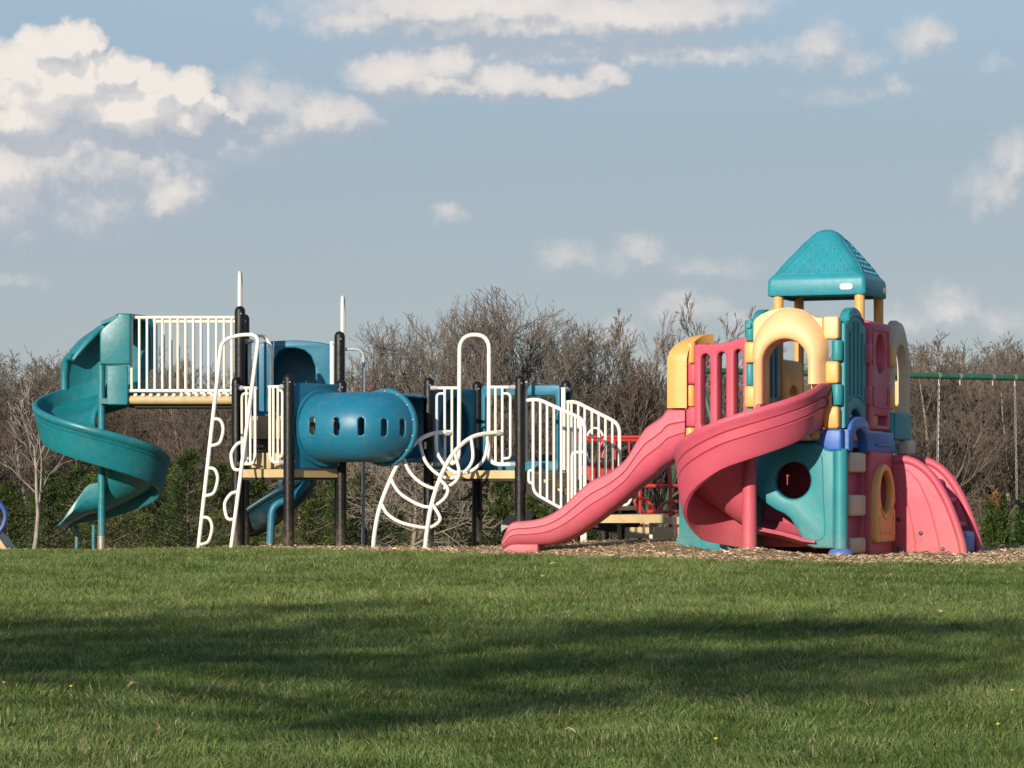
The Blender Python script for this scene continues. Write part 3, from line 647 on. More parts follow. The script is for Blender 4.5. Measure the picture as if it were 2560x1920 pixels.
# ---- hoops standing on the tower, seen on edge, and flat rail beside the slide panel
def edge_hoop(px, ty, by, Y0, Y1):
    xa, xb = X_(px - 1, Y0), X_(px + 2, Y1); mb = MB(); zt, zb = Z_(ty, Y0), Z_(by, Y0)
    mb.tube(fillet([V(xa, Y0, zb), V(xa, Y0, zt), V(xb, Y1, zt), V(xb, Y1, zb)], .24, 8), .024, 10); return mb.build('hoop', WHITE, ps)
edge_hoop(600, 678, 985, 36.26, 36.86); edge_hoop(857, 740, 1000, 36.34, 36.95)
panel('rail_plate', WHITE, ps, rrect(0, 0, .05, .58, .012), [], .05, .01, U(825, 968, 36.3), (1, 0, 0)); clamp(U(832, 858, 36.3), U(846, 858, 36.25))
panel('rail_plate', WHITE, ps, rrect(0, 0, .045, .55, .012), [], .05, .01, U(620, 962, 36.3), (1, 0, 0)); clamp(U(608, 853, 36.1), U(632, 853, 36.25))
mb = MB(); mb.tube(fillet([U(862, 873, 37.0), U(909, 873, 37.0), U(908, 1376, 37.0)], .14, 8), .021, 10); mb.build('slide_pole', GREYP, ps)

# ---- teal slide panel and its curving slide behind
def rear_slide():
    Yp = 37.0; s = FPX / Yp
    def q(px, py): return ((px - 640) / s, (1058 - py) / s)
    out = [q(640, 1058), q(664, 1058), q(684, 1030), q(790, 1030), q(830, 1000), q(832, 862)] + [q(x, y) for x, y in ((800, 856), (760, 852), (735, 851), (700, 852), (660, 855), (640, 862))]
    hole = [q(682, 1015), q(790, 1015), q(790, 950)] + [q(x, y) for x, y in ((788, 915), (778, 890), (762, 876), (740, 870), (715, 870), (698, 878), (686, 898), (682, 935))]
    o = panel('slide_panel', BLUETEAL, ps, out, [hole], .09, .018, U(640, 1058, Yp), (1, 0, 0))
    # hood behind the opening
    rings = []
    for Yk, g in ((Yp + .03, 1.06), (Yp + .35, 1.08), (Yp + .7, 1.0)):
        rings.append([U(735, 950, Yp) + V((px - 735) / s * g, Yk - Yp, (950 - py) / s * g) for px, py in ((680, 1020), (680, 930), (690, 890), (712, 870), (735, 866), (760, 872), (783, 892), (792, 930), (792, 1020))])
    mb = MB(); n = 9
    for a, b in zip(rings[:-1], rings[1:]):
        mb.add(a + b, [(i, i + 1, n + i + 1, n + i) for i in range(n - 1)])
    mb.add(rings[-1], [tuple(range(n))])
    mb.build('hood', BLUETEAL, o)
    Yc = 38.1; cx = X_(690, Yc); st = []
    for a in range(190, -91, -6):
        z = interp(a, [-90, -40, 60, 190], [.70, .92, 1.45, HD + .42]); st.append((a, 0, z, .46, .26))
    for s_, rz, h, ih in ((-.12, .62, .44, .3), (-.26, .53, .40, .3), (-.42, .42, .32, .26), (-.56, .32, .24, .2)): st.append((-90, s_, rz, h, ih))
    helix((cx, Yc), st, 'rear_spiral_slide', SHADETEAL, ps, Ro=.58, ri=.06)
    mb = MB(); mb.tube(fillet([U(770, 1205, 37.7), U(732, 1246, 37.45), U(680, 1262, 37.4), U(674, 1380, 37.4)], .2), .05, 12)
    mb.build('slide_foot', BLUETEAL, ps)
rear_slide()

# ---- tunnel
def tunnel():
    rad = .41; zc = Z_(1068, 35.3)
    P0 = V(X_(803, 35.62), 35.62, zc); t0 = V(.71, -.71, 0); F = V(X_(964, 35.42), 35.42, zc); t1 = V(.56, .83, 0).normalized(); P3 = V(X_(1132, 36.64), 36.64, zc); pn = V(.885, -.466, 0)
    b1, b2 = P0 + t0 * .40, F - t1 * .46
    path = []
    for i in range(121):
        t = i / 120; path.append(P0 * (1 - t) ** 3 + b1 * 3 * t * (1 - t) ** 2 + b2 * 3 * t * t * (1 - t) + F * t ** 3)
    nA = len(path)
    c1, c2 = F + t1 * .40, P3 - V(.95, .30, 0) * .40; Pe = P3 + V(.95, .30, 0) * .5
    path2 = []
    for i in range(81):
        t = i / 80; path2.append(F * (1 - t) ** 3 + c1 * 3 * t * (1 - t) ** 2 + c2 * 3 * t * t * (1 - t) + P3 * t ** 3)
    path2 += [lerp(P3, Pe, i / 30) for i in range(1, 31)]
    def shell(path, name, slots):
        n = 192; vs = []; m = len(path)
        for i, p in enumerate(path):
            t = (path[min(i + 1, m - 1)] - path[max(i - 1, 0)]).normalized(); sd = V(t.y, -t.x, 0)
            for k in range(n):
                a = 2 * PI * k / n; vs.append(p + (sd * math.cos(a) + V(0, 0, 1) * math.sin(a)) * rad)
        fs = []
        for i in range(m - 1):
            for k in range(n):
                f = (i * n + k, i * n + (k + 1) % n, (i + 1) * n + (k + 1) % n, (i + 1) * n + k)
                c = sum((vs[j] for j in f), Vector((0, 0, 0))) / 4; t = (path[i + 1] - path[i]).normalized(); front = (c - path[i]).dot(V(t.y, -t.x, 0)) > 0
                px = 1280 + FPX * c.x / c.y; py = HZ - (c.z - CAMZ) * FPX / c.y; cut = name == 'tunnel_end' and (c - A2).dot(pn) > .01
                for (sx, y0, y1, w, fr) in slots:
                    if fr != front: continue
                    dy = max(y0 + w - py, py - (y1 - w), 0)
                    if math.hypot(px - sx, dy) < w: cut = True
                if not cut: fs.append(f)
        mb = MB(); mb.add(vs, fs); o = mb.build(name, BLUETEAL, ps, recalc=False)
        md = o.modifiers.new('thick', 'SOLIDIFY'); md.thickness = .02; md.offset = 1 if name == 'x' else -1
        return o
    slots = [(783, 1043, 1086, 7.5, True), (842, 1044, 1088, 7.5, True), (903, 1045, 1089, 7.5, True), (959, 1047, 1090, 7, True), (1004, 1048, 1091, 6, True),
             (962, 1043, 1086, 9, False), (1012, 1043, 1086, 9, False), (785, 1060, 1086, 9, False)]
    tb = shell(path, 'tunnel', slots); t2 = shell(path2, 'tunnel_end', [])
    for c, t, parent in ((F, t1, tb), (P0 + t0 * .05, t0, tb)):
        mb = MB(); sd = V(t.y, -t.x, 0); rings = []
        for (rr, off) in ((rad - .01, -.025), (rad + .065, -.025), (rad + .07, 0), (rad + .065, .025), (rad - .01, .025)):
            rings.append([c + t * off + (sd * math.cos(2 * PI * k / 48) + V(0, 0, 1) * math.sin(2 * PI * k / 48)) * rr for k in range(48)])
        mb.sweep(rings + [rings[0]], cap=False); fl = mb.build('flange', BLUETEAL, parent)
        for k in range(14):
            a = 2 * PI * k / 14 + .2; mb = MB(); mb.lathe([(.012, 0), (.012, .01), (.006, .014)], c - t * .028 + (sd * math.cos(a) + V(0, 0, 1) * math.sin(a)) * (rad + .035), 8, axis=-t)
            mb.build('bolt', STEEL, parent)
    # end panels
    def endp(a, b, top, bot, cx):
        ex = (b - a); ex.z = 0; L_ = ex.length; ex.normalize(); z0 = bot
        cc = (Vector(cx) - a).dot(ex)
        return panel('tunnel_panel', BLUETEAL, ps, rrect(.07, 0, L_ - .07, top - bot, .03), [ell(cc, zc - bot, rad - .01, rad - .01, 40)], .05, .012, V(a.x, a.y, bot), ex)
    endp(C1, D1, Z_(957, 35.3), Z_(1172, 35.3), P0)
    endp(A2 + (A2 - B2) * .0, B2, Z_(968, 36.3), Z_(1174, 36.3), P3)
    for (a, b) in ((C1, D1), ):
        clamp(V(a.x, a.y, Z_(962, 35.2)), V(*lerp(a, b, .14)[:2], Z_(962, 35.2))); clamp(V(b.x, b.y, Z_(975, 35.9)), V(*lerp(b, a, .12)[:2], Z_(975, 35.9)))
        clamp(V(a.x, a.y, Z_(1154, 35.2)), V(*lerp(a, b, .14)[:2], Z_(1154, 35.2))); clamp(V(b.x, b.y, Z_(1160, 35.9)), V(*lerp(b, a, .12)[:2], Z_(1160, 35.9)))
tunnel()

# ---- front guards and arch of the middle deck
def E2(px, py):
    t = (px - 1072) / 228.0; return U(px, py, lerp(36.08, 35.5, t) - .03)
mb = MB()
mb.tube(fillet([E2(1094, 1160), E2(1147, 1160), E2(1148, 1060), E2(1149, 838), E2(1223, 836), E2(1222, 1060), E2(1222, 1161), E2(1280, 1161)], .22, 10), .026, 12)
mb.build('arch_rail', WHITE, ps)
guard(ps, [[E2(1091, 970), E2(1148, 970)]], [(E2(1112, 970), E2(1112, 1160)), (E2(1130, 970), E2(1130, 1160))], [fillet([E2(1112, 984), E2(1092, 984), E2(1092, 1147), E2(1112, 1147)], .06)], [])
guard(ps, [[E2(1223, 968), E2(1276, 968)]], [(E2(1239, 970), E2(1239, 1160)), (E2(1256, 970), E2(1256, 1160))], [fillet([E2(1256, 984), E2(1276, 984), E2(1276, 1146), E2(1256, 1146)], .06)], [])
for px, py in ((1076, 970), (1076, 1160)): clamp(E2(px, py), E2(px + 20, py))
for px, py in ((1294, 968), (1294, 1161)): clamp(E2(px, py), E2(px - 22, py))
mb = MB(); p = E2(1069, 1114) + V(0, -.035, 0); mb.box(p, (.085, .006, .09), b=.002); mb.build('notice_plate', LABELM, ps)

# ---- arched loop climber
def arch_climber():
    Lp = [(933, 1373), (937, 1330), (950, 1267), (979, 1192), (1008, 1140), (1048, 1100), (1084, 1084), (1128, 1080)]
    Rp = [(1063, 1372), (1067, 1330), (1077, 1270), (1095, 1209), (1120, 1154), (1150, 1115), (1190, 1089), (1252, 1080)]
    def dl(py): return interp(py, [1080, 1095, 1373], [35.90, 35.6, 34.8])
    def dr(py): return interp(py, [1080, 1095, 1373], [35.62, 35.35, 34.75])
    mb = MB()
    mb.tube(spline([U(x, y, dl(y)) for x, y in Lp], 8), .027, 12); mb.tube(spline([U(x, y, dr(y)) for x, y in Rp], 8), .027, 12)
    o = mb.build('arch_climber', WHITE, ps)
    rungs = [[(955, 1262), (970, 1286), (1005, 1307), (1063, 1319), (1090, 1311), (1100, 1294), (1082, 1262)],
             [(977, 1196), (997, 1230), (1041, 1259), (1077, 1267), (1110, 1247), (1119, 1222), (1099, 1198)],
             [(1008, 1142), (1023, 1178), (1055, 1209), (1095, 1222), (1131, 1210), (1148, 1183), (1137, 1134)],
             [(1048, 1102), (1063, 1152), (1095, 1186), (1130, 1195), (1164, 1177), (1182, 1146), (1178, 1096)],
             [(1090, 1084), (1092, 1128), (1113, 1163), (1142, 1182), (1175, 1179), (1207, 1152), (1218, 1115), (1217, 1083)]]
    for q in rungs:
        m = len(q) - 1; pts = []
        for i, (x, y) in enumerate(q):
            t = i / m; Y = lerp(dl(q[0][1]), dr(q[-1][1]), t) - .16 * math.sin(PI * t); pts.append(U(x, y, Y))
        mb = MB(); mb.tube(spline(pts, 6), .021, 8); mb.build('loop_rung', WHITE, o)
    mb = MB(); mb.bar(U(936, 1352, 34.85), U(972, 1366, 35.2), .018); mb.build('brace', GREYP, o); mb = MB(); mb.bar(U(1068, 1350, 34.8), U(1090, 1364, 35.2), .018); mb.build('brace', GREYP, o)
    for px, Y in ((1120, 35.88), (1249, 35.56)): clamp(U(px - 8, 1084, Y), U(px + 8, 1084, Y), o)
arch_climber()

# ---- teal frame at the back of the middle deck, and slide leaving behind
def back_frame():
    a, b = B2, D2; ex = (b - a).normalized(); L_ = (b - a).length; z0 = Z_(1178, 36.9); zt = Z_(963, 36.9); H_ = zt - z0
    outer = rrect(.07, 0, L_ - .07, H_, .05); hole = rrect(.13, .13, L_ - .13, H_ - .135, .04)
    panel('slide_frame', BLUETEAL, ps, outer, [hole], .07, .015, V(a.x, a.y, z0), ex)
    mb = MB(); n = 9; p0 = V(X_(1310, 37.2), 37.2, Z_(1178, 37.2)); p1 = V(X_(1560, 40.3), 40.3, .16)
    rings = []
    d = (p1 - p0); sd = V(d.y, -d.x, 0).normalized()
    for i in range(22):
        t = i / 21; c = lerp(p0, p1, t); f = interp(t, [0, .12, .8, 1], [0, .03, .93, 1]); c.z = lerp(p0.z, p1.z, f)
        sec = [(-.30, .22), (-.28, .02), (-.2, -.06), (0, -.08), (.2, -.06), (.28, .02), (.30, .22), (.25, .22), (.22, .04), (0, -.03), (-.22, .04), (-.25, .22)]
        rings.append([c + sd * u + V(0, 0, w) for u, w in sec])
    mb.sweep(rings); o = mb.build('straight_slide', SHADETEAL, ps)
    mb = MB(); mb.tube([(p1.x - .25, p1.y - .3, -.15), (p1.x - .25, p1.y - .3, .2)], .03, 8); mb.build('support_leg', BLUETEAL, o)
back_frame()
panel('rail_plate', WHITE, ps, rrect(0, 0, .055, 1.05, .012), [], .05, .01, U(1403, 1176, 36.45), (1, 0, 0)); clamp(U(1410, 975, 36.5), U(1424, 975, 36.6))
panel('rail_plate', WHITE, ps, rrect(0, 0, .035, 1.0, .01), [], .05, .01, U(1312, 1155, 35.75), (1, 0, 0)); clamp(U(1300, 966, 35.6), U(1320, 966, 35.75))

# ---- stairs with railings down to the transfer deck
def stairs():
    n = 4; z0 = Z_(1176, 35.6); z1 = Z_(1289, 35.3); o = None
    nd = V(.891, -.454, 0); dn = (D2 - C2).normalized()
    for i in range(n):
        zt = lerp(z0, z1, (i + 1) / (n + 1)); c = C2 + nd * (.10 + .23 * i + .115) + dn * .64
        mb = MB(); mb.box((c.x, c.y, zt - .025), (.25, 1.1, .05), ex=nd, b=.006)
        r_ = c - nd * .115; mb.box((r_.x, r_.y, zt + .045), (.02, 1.08, .09), ex=nd, b=.003)
        t = mb.build('step', TAN, ps)
    for s_ in (.05, 1.24):
        a = C2 + dn * s_; mb = MB()
        pl = [(0.05, z0 - .02), (1.05, z1 + .02), (1.05, z1 - .14), (.9, z1 - .14), (.05, z0 - .28)]
        q = [a + nd * u + V(0, 0, w) for u, w in pl]; nn = len(q)
        mb.add([p - dn * .012 for p in q] + [p + dn * .012 for p in q], [tuple(range(nn)), tuple(range(2 * nn - 1, nn - 1, -1))] + [(k, nn + k, nn + (k + 1) % nn, (k + 1) % nn) for k in range(nn)])
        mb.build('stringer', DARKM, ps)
    def rail(pts_, bars, lower, Y0, Y1, xs, loops, leg):
        def W(px, py): return U(px, py, lerp(Y0, Y1, (px - xs[0]) / (xs[1] - xs[0])))
        mb = MB(); mb.tube(fillet([W(*p) for p in pts_], .12, 8), .024, 12)
        lo = [p[0] for p in lower]; lz = [p[1] for p in lower]; ux = [p[0] for p in pts_[:-1]]; uz = [p[1] for p in pts_[:-1]]
        mb.tube(fillet([W(*p) for p in lower], .1, 6), .020, 10)
        for b in bars: mb.bar(W(b, interp(b, ux, uz)), W(b, interp(b, lo, lz)), .017, 8)
        for l in loops: mb.tube(fillet([W(*p) for p in l], .06, 6), .018, 8)
        return mb.build('stair_railing', WHITE, ps)
    rail([(1318, 1001), (1345, 998), (1462, 1050), (1463, 1358)], [1351, 1368, 1385, 1403, 1421, 1438, 1452], [(1333, 1002), (1333, 1232), (1405, 1272), (1463, 1304)], 35.5, 35.1, (1318, 1462),
         [[(1333, 1176), (1322, 1176), (1322, 1206), (1333, 1209)], [(1430, 1290), (1430, 1131), (1463, 1130)]], None)
    rail([(1410, 1006), (1438, 1004), (1549, 1060), (1549, 1290)], [1429, 1446, 1462, 1480, 1497, 1514, 1531], [(1420, 1008), (1420, 1200), (1455, 1216), (1549, 1268)], 36.5, 36.1, (1410, 1549),
         [[(1420, 1173), (1410, 1173), (1410, 1205), (1420, 1209)], [(1549, 1263), (1570, 1262), (1578, 1246)]], None)
    # transfer deck
    x0, x1 = X_(1470, 34.95), X_(1661, 34.95); zt = Z_(1287, 34.95)
    pl = [(p[0], p[1]) for p in rrect(x0, 34.95, x1, 36.1, .07)]
    mb = MB(); mb.prism(pl, zt - .098, zt); o = mb.build('transfer_deck', TAN, ps, ang=25)
    for px, Y in ((1456, 35.6), (1628, 35.4), (1548, 36.2)):
        mb = MB(); mb.tube([(X_(px, Y), Y, -.05), (X_(px, Y), Y, zt - .1)], .027, 10); mb.build('support_leg', WHITE if px != 1548 else STEEL, o)
stairs()

# ------------------------------------------------------------------ red climbing frame behind
def red_frame():
    Y = 39.6; rf = thing('red_climbing_frame', 'red tubular steel climbing frame on a low tan platform behind the pink wave slide', 'climbing frame', (X_(1580, Y), Y, 0))
    def W(px, py, dy=0): return U(px, py, Y + dy)
    r = .026
    mb = MB(); mb.bar(W(1430, 1093), W(1600, 1093), r); mb.bar(W(1430, 1101), W(1600, 1101), .02)
    for x, y in ((1432, 1215), (1600, 1300)): mb.bar(W(x, 1090), W(x, y + 60), r)
    for x in (1538, 1573): mb.bar(W(x, 1100), W(x, 1155), .014)
    mb.build('top_rail', RED, rf)
    panel('side_panel', RED, rf, rrect(0, 0, .54, .27, .02), [], .04, .01, W(1450, 1206), (1, 0, 0))
    mb = MB(); mb.tube(fillet([W(1500, 1148), W(1503, 1108), W(1515, 1100), W(1512, 1125), W(1503, 1150)], .05, 5), .022, 8); mb.build('curved_bar', RED, rf)
    mb = MB(); mb.bar(W(1600, 1215), W(1720, 1215), r); mb.bar(W(1676, 1100), W(1676, 1330), r); mb.bar(W(1645, 1209, .4), W(1655, 1198, .4), r); mb.build('lower_rail', RED, rf)
    for pts in ([(1602, 1290), (1582, 1247), (1616, 1246), (1646, 1290)], [(1646, 1276), (1663, 1253), (1708, 1254), (1725, 1280)]):
        mb = MB(); mb.tube(fillet([W(*p) for p in pts], .12, 6), r, 10); mb.bar(W(pts[0][0] + 6, 1279), W(pts[3][0] - 4, 1279), r); mb.build('climbing_bar', RED, rf)
    mb = MB(); mb.tube([W(1488 + 24 * math.sin(2 * PI * k / 28), 1116 - 46 * math.cos(2 * PI * k / 28)) for k in range(28)], .016, 8, closed=True); mb.build('white_hoop', WHITE, rf)
    mb = MB(); zt = Z_(1292, Y)
    mb.prism([(X_(1440, Y), Y - .1), (X_(1745, Y), Y - .1), (X_(1745, Y), Y + 1.2), (X_(1440, Y), Y + 1.2)], zt - .1, zt); mb.build('platform', TAN, rf, ang=20)
    mb = MB()
    for (a, b) in ((1318, 1345), ):
        p, q = U(1562, b, Y), U(1745, a, Y); mb.box(((p.x + q.x) / 2, Y - .04, (p.z + q.z) / 2), (q.x - p.x, .06, q.z - p.z), b=.006)
    mb.build('kick_board', TAN, rf)
    for px in (1450, 1560, 1735):
        mb = MB(); mb.bar((X_(px, Y), Y + .5, -.05), (X_(px, Y), Y + .5, zt - .1), .03); mb.build('support_leg', BLACK, rf)
red_frame()
# grey steel slide lip peeping out behind the end of the pink slide
def steel_slide():
    Y = 37.9; o = thing('steel_slide_chute', 'small grey steel slide end poking out behind the foot of the pink wave slide', 'slide', (X_(1285, Y), Y, 0))
    rings = []
    for px, py in ((1253, 1325), (1257, 1316), (1266, 1309), (1290, 1301), (1330, 1288)):
        c = U(px, py, Y); rings.append([c + V(0, d, z) for d, z in ((-.24, .07), (-.24, -.05), (.24, -.05), (.24, .07), (.21, .07), (.21, -.02), (-.21, -.02), (-.21, .07))])
    mb = MB(); mb.sweep(rings); mb.build('chute', GREYP, o)
    mb = MB(); mb.bar(U(1312, 1300, Y), V(X_(1312, Y), Y, -.03), .03); mb.build('support_leg', BLACK, o)
steel_slide()

# ------------------------------------------------------------------ plastic playhouse
PSI = R(21.5); HO = V(X_(2100, 31.8), 31.8, 0); EX = V(math.cos(PSI), -math.sin(PSI), 0); EY = V(math.sin(PSI), math.cos(PSI), 0); CA = 1.02
def H(u, v, z): return HO + EX * u + EY * v + V(0, 0, z)
ph = thing('plastic_playhouse', 'pink, teal and amber moulded plastic playhouse tower with roof, slides and climbing wall', 'playhouse', tuple(HO + V(-.5, .9, 0)))
def zf(py, Y=31.95): return Z_(py, Y)
def fu(px): return (px - 2100) / 217.0
def hinge(p, z0, z1, mat, r=.078, n=24):
    b = .014; mb = MB(); mb.lathe([(r - b, z0), (r - b * .3, z0 + b * .3), (r, z0 + b), (r, z1 - b), (r - b * .3, z1 - b * .3), (r - b, z1)], (p.x, p.y, 0), n); return mb.build('hinge_block', mat, ph)
def block(p, z0, z1, mat, ex, w=.16, d=.15):
    mb = MB(); mb.box((p.x, p.y, (z0 + z1) / 2), (w, d, z1 - z0), ex=ex, b=.03); return mb.build('hinge_block', mat, ph)
# front right column, upper
YR = 31.8
for i, (a, b, m) in enumerate(((791, 848, PEACH), (850, 902, HTEAL), (903, 959, YEL), (960, 1013, HTEAL), (1016, 1072, YEL))):
    if m is HTEAL: hinge(H(-.035, .02, 0), Z_(b, YR), Z_(a, YR), m, .062)
    else: block(H(-.09, .0, 0), Z_(b, YR), Z_(a, YR), m, EX, .175, .14)
YL = 32.2
for i, (a, b, m) in enumerate(((801, 853, HTEAL), (855, 908, YEL), (910, 964, HTEAL), (965, 1019, YEL), (1021, 1074, HTEAL))):
    if m is HTEAL: hinge(H(-1.03, .0, 0), Z_(b, YL), Z_(a, YL), m, .062)
    else: block(H(-1.02, .0, 0), Z_(b, YL), Z_(a, YL), m, EX, .135, .13)
mb = MB(); c = H(-1.03, -.06, Z_(815, YL)); mb.lathe([(.035, 0), (.035, .02), (.025, .028)], c, 14, axis=-EY); mb.build('round_plug', HTEAL, ph)
mb = MB(); c = H(-.985, -.0, Z_(811, YL)); mb.tube([c, c + EX * .06], .026, 12); mb.build('hinge_pin', PEACH, ph)
# arch panel at the front
def front_arch():
    def q(px, py): return (fu(px) + .98, zf(py) - 1.25)
    out = [q(1887, 1100), q(2052, 1100), q(2060, 850), q(2060, 796)] + [q(x, y) for x, y in ((2045, 795), (2032, 788), (2015, 778), (1995, 771), (1975, 768), (1950, 769), (1925, 775), (1905, 784), (1892, 794), (1886, 803))]
    cx = (fu(1922) + fu(2030)) / 2 + .98; hw = (fu(2030) - fu(1922)) / 2; zs = zf(908) - 1.25; zb = zf(1096) - 1.25
    hole = [(cx - hw, zb), (cx + hw, zb)] + arc(cx, zs, hw, 0, 180, 16)
    o = panel('slide_arch', PEACH, ph, out, [hole], .10, .022, H(-.98, 0, 1.25), EX)
    # moulded hood standing out from the panel
    rings = []; hw2 = hw + .01
    for k in range(-10, 47):
        if k < 0: p = (cx + hw2, lerp(zf(962) - 1.25, zs, (k + 10) / 10)); nv = (1, 0)
        elif k <= 36: a = R(k * 5); p = (cx + hw2 * math.cos(a), zs + hw2 * math.sin(a)); nv = (math.cos(a), math.sin(a))
        else: p = (cx - hw2, lerp(zs, zf(1075) - 1.25, (k - 36) / 10)); nv = (-1, 0)
        wd = interp(k, [0, 8, 15, 20, 27, 36], [.18, .27, .355, .355, .25, .13]); sec = []
        prof = [(0, .0), (0, .19), (.012, .225), (.04, .245), (wd * .35, .25), (wd * .60, .225), (wd * .80, .165), (wd * .93, .10), (wd, .04)]
        for (w_, d_) in prof: sec.append(H(-.98 + p[0] + nv[0] * w_, -d_, 1.25 + p[1] + nv[1] * w_))
        rings.append(sec)
    mb = MB(); mb.sweep(rings); mb.build('arch_hood', PEACH, ph, ang=50)
front_arch()
# lower front panel with the round window
def front_lower():
    def q(px, py): return (fu(px) + .98, zf(py))
    pl = [(2083, 1126), (2068, 1124), (2060, 1112), (2048, 1108), (1910, 1108), (1894, 1120), (1894, 1236), (1906, 1250), (1944, 1275), (1966, 1285), (1980, 1297), (1999, 1327), (2014, 1354), (2024, 1364), (2040, 1370), (2090, 1371), (2090, 1126)]
    c = q(1986, 1201)
    o = panel('window_panel', HTEAL, ph, [q(*p) for p in pl[::-1]], [ell(c[0], c[1], .205, .205, 40)], .13, .03, H(-.98, .0, 0), EX)
    # raised bead that follows the panel's edge
    mb = MB()
    bead = [(1912, 1240), (1950, 1266), (1975, 1279), (1992, 1300), (2012, 1335), (2025, 1346), (2045, 1350), (2062, 1342), (2066, 1320), (2062, 1240), (2060, 1160), (2056, 1138), (2040, 1132)]
    mb.tube(spline([H(-.98 + q(*p)[0], -.066, q(*p)[1]) for p in bead], 6), .008, 8); mb.build('bead', HTEAL, o)
    mb = MB(); mb.lathe([(.078, .02), (.078, zf(1122))], H(.0, .02, 0), 26); mb.build('corner_post', HTEAL, ph)
    mb = MB(); mb.lathe([(.135, -.08), (.135, .012), (.118, .042), (.08, .06)], H(.0, .02, 0), 26); mb.build('post_foot', HBLUE, ph)
front_lower()
# blue deck
def blue_deck():
    z0, z1 = Z_(1128, 31.9), Z_(1074, 31.9)
    mb = MB(); mb.prism([H(-CA, .05, 0)[:2], H(-.02, .05, 0)[:2], H(-.02, 3 * CA, 0)[:2], H(-CA, 3 * CA, 0)[:2]], z0 + .05, z0 + .12); d = mb.build('deck', HBLUE, ph)
    # front corner bracket
    def q(px, py): return (fu(px) + .4, zf(py))
    pl = [(2107, 1074), (2062, 1074), (2056, 1090), (2043, 1108), (2058, 1112), (2066, 1124), (2076, 1128), (2107, 1128)]
    panel('corner_bracket', HBLUE, ph, [q(*p) for p in pl], [], .19, .03, H(-.4, .02, 0), EX)
    # side rail with its arch
    L_ = 2 * CA; ac = .50; ar = .36; bump = [(ac + .42 * math.cos(R(a)), z1 + .155 * math.sin(R(a))) for a in range(0, 181, 15)]
    hole_in = [(ac + .34 * math.cos(R(a)), z0 + .26 * math.sin(R(a))) for a in range(180, -1, -12)]
    out = [(0.0, z0)] + hole_in + [(L_, z0), (L_, z1)] + bump + [(0.0, z1)]
    panel('deck_arch_rail', HBLUE, ph, out, [], .12, .02, H(.03, .06, 0), EY)
    mb = MB(); mb.box(H(.10, 1.55, lerp(z0, z1, .36)), (.62, .03, .02), ex=EY, b=.006); mb.build('rail_ridge', HBLUE, ph)
blue_deck()
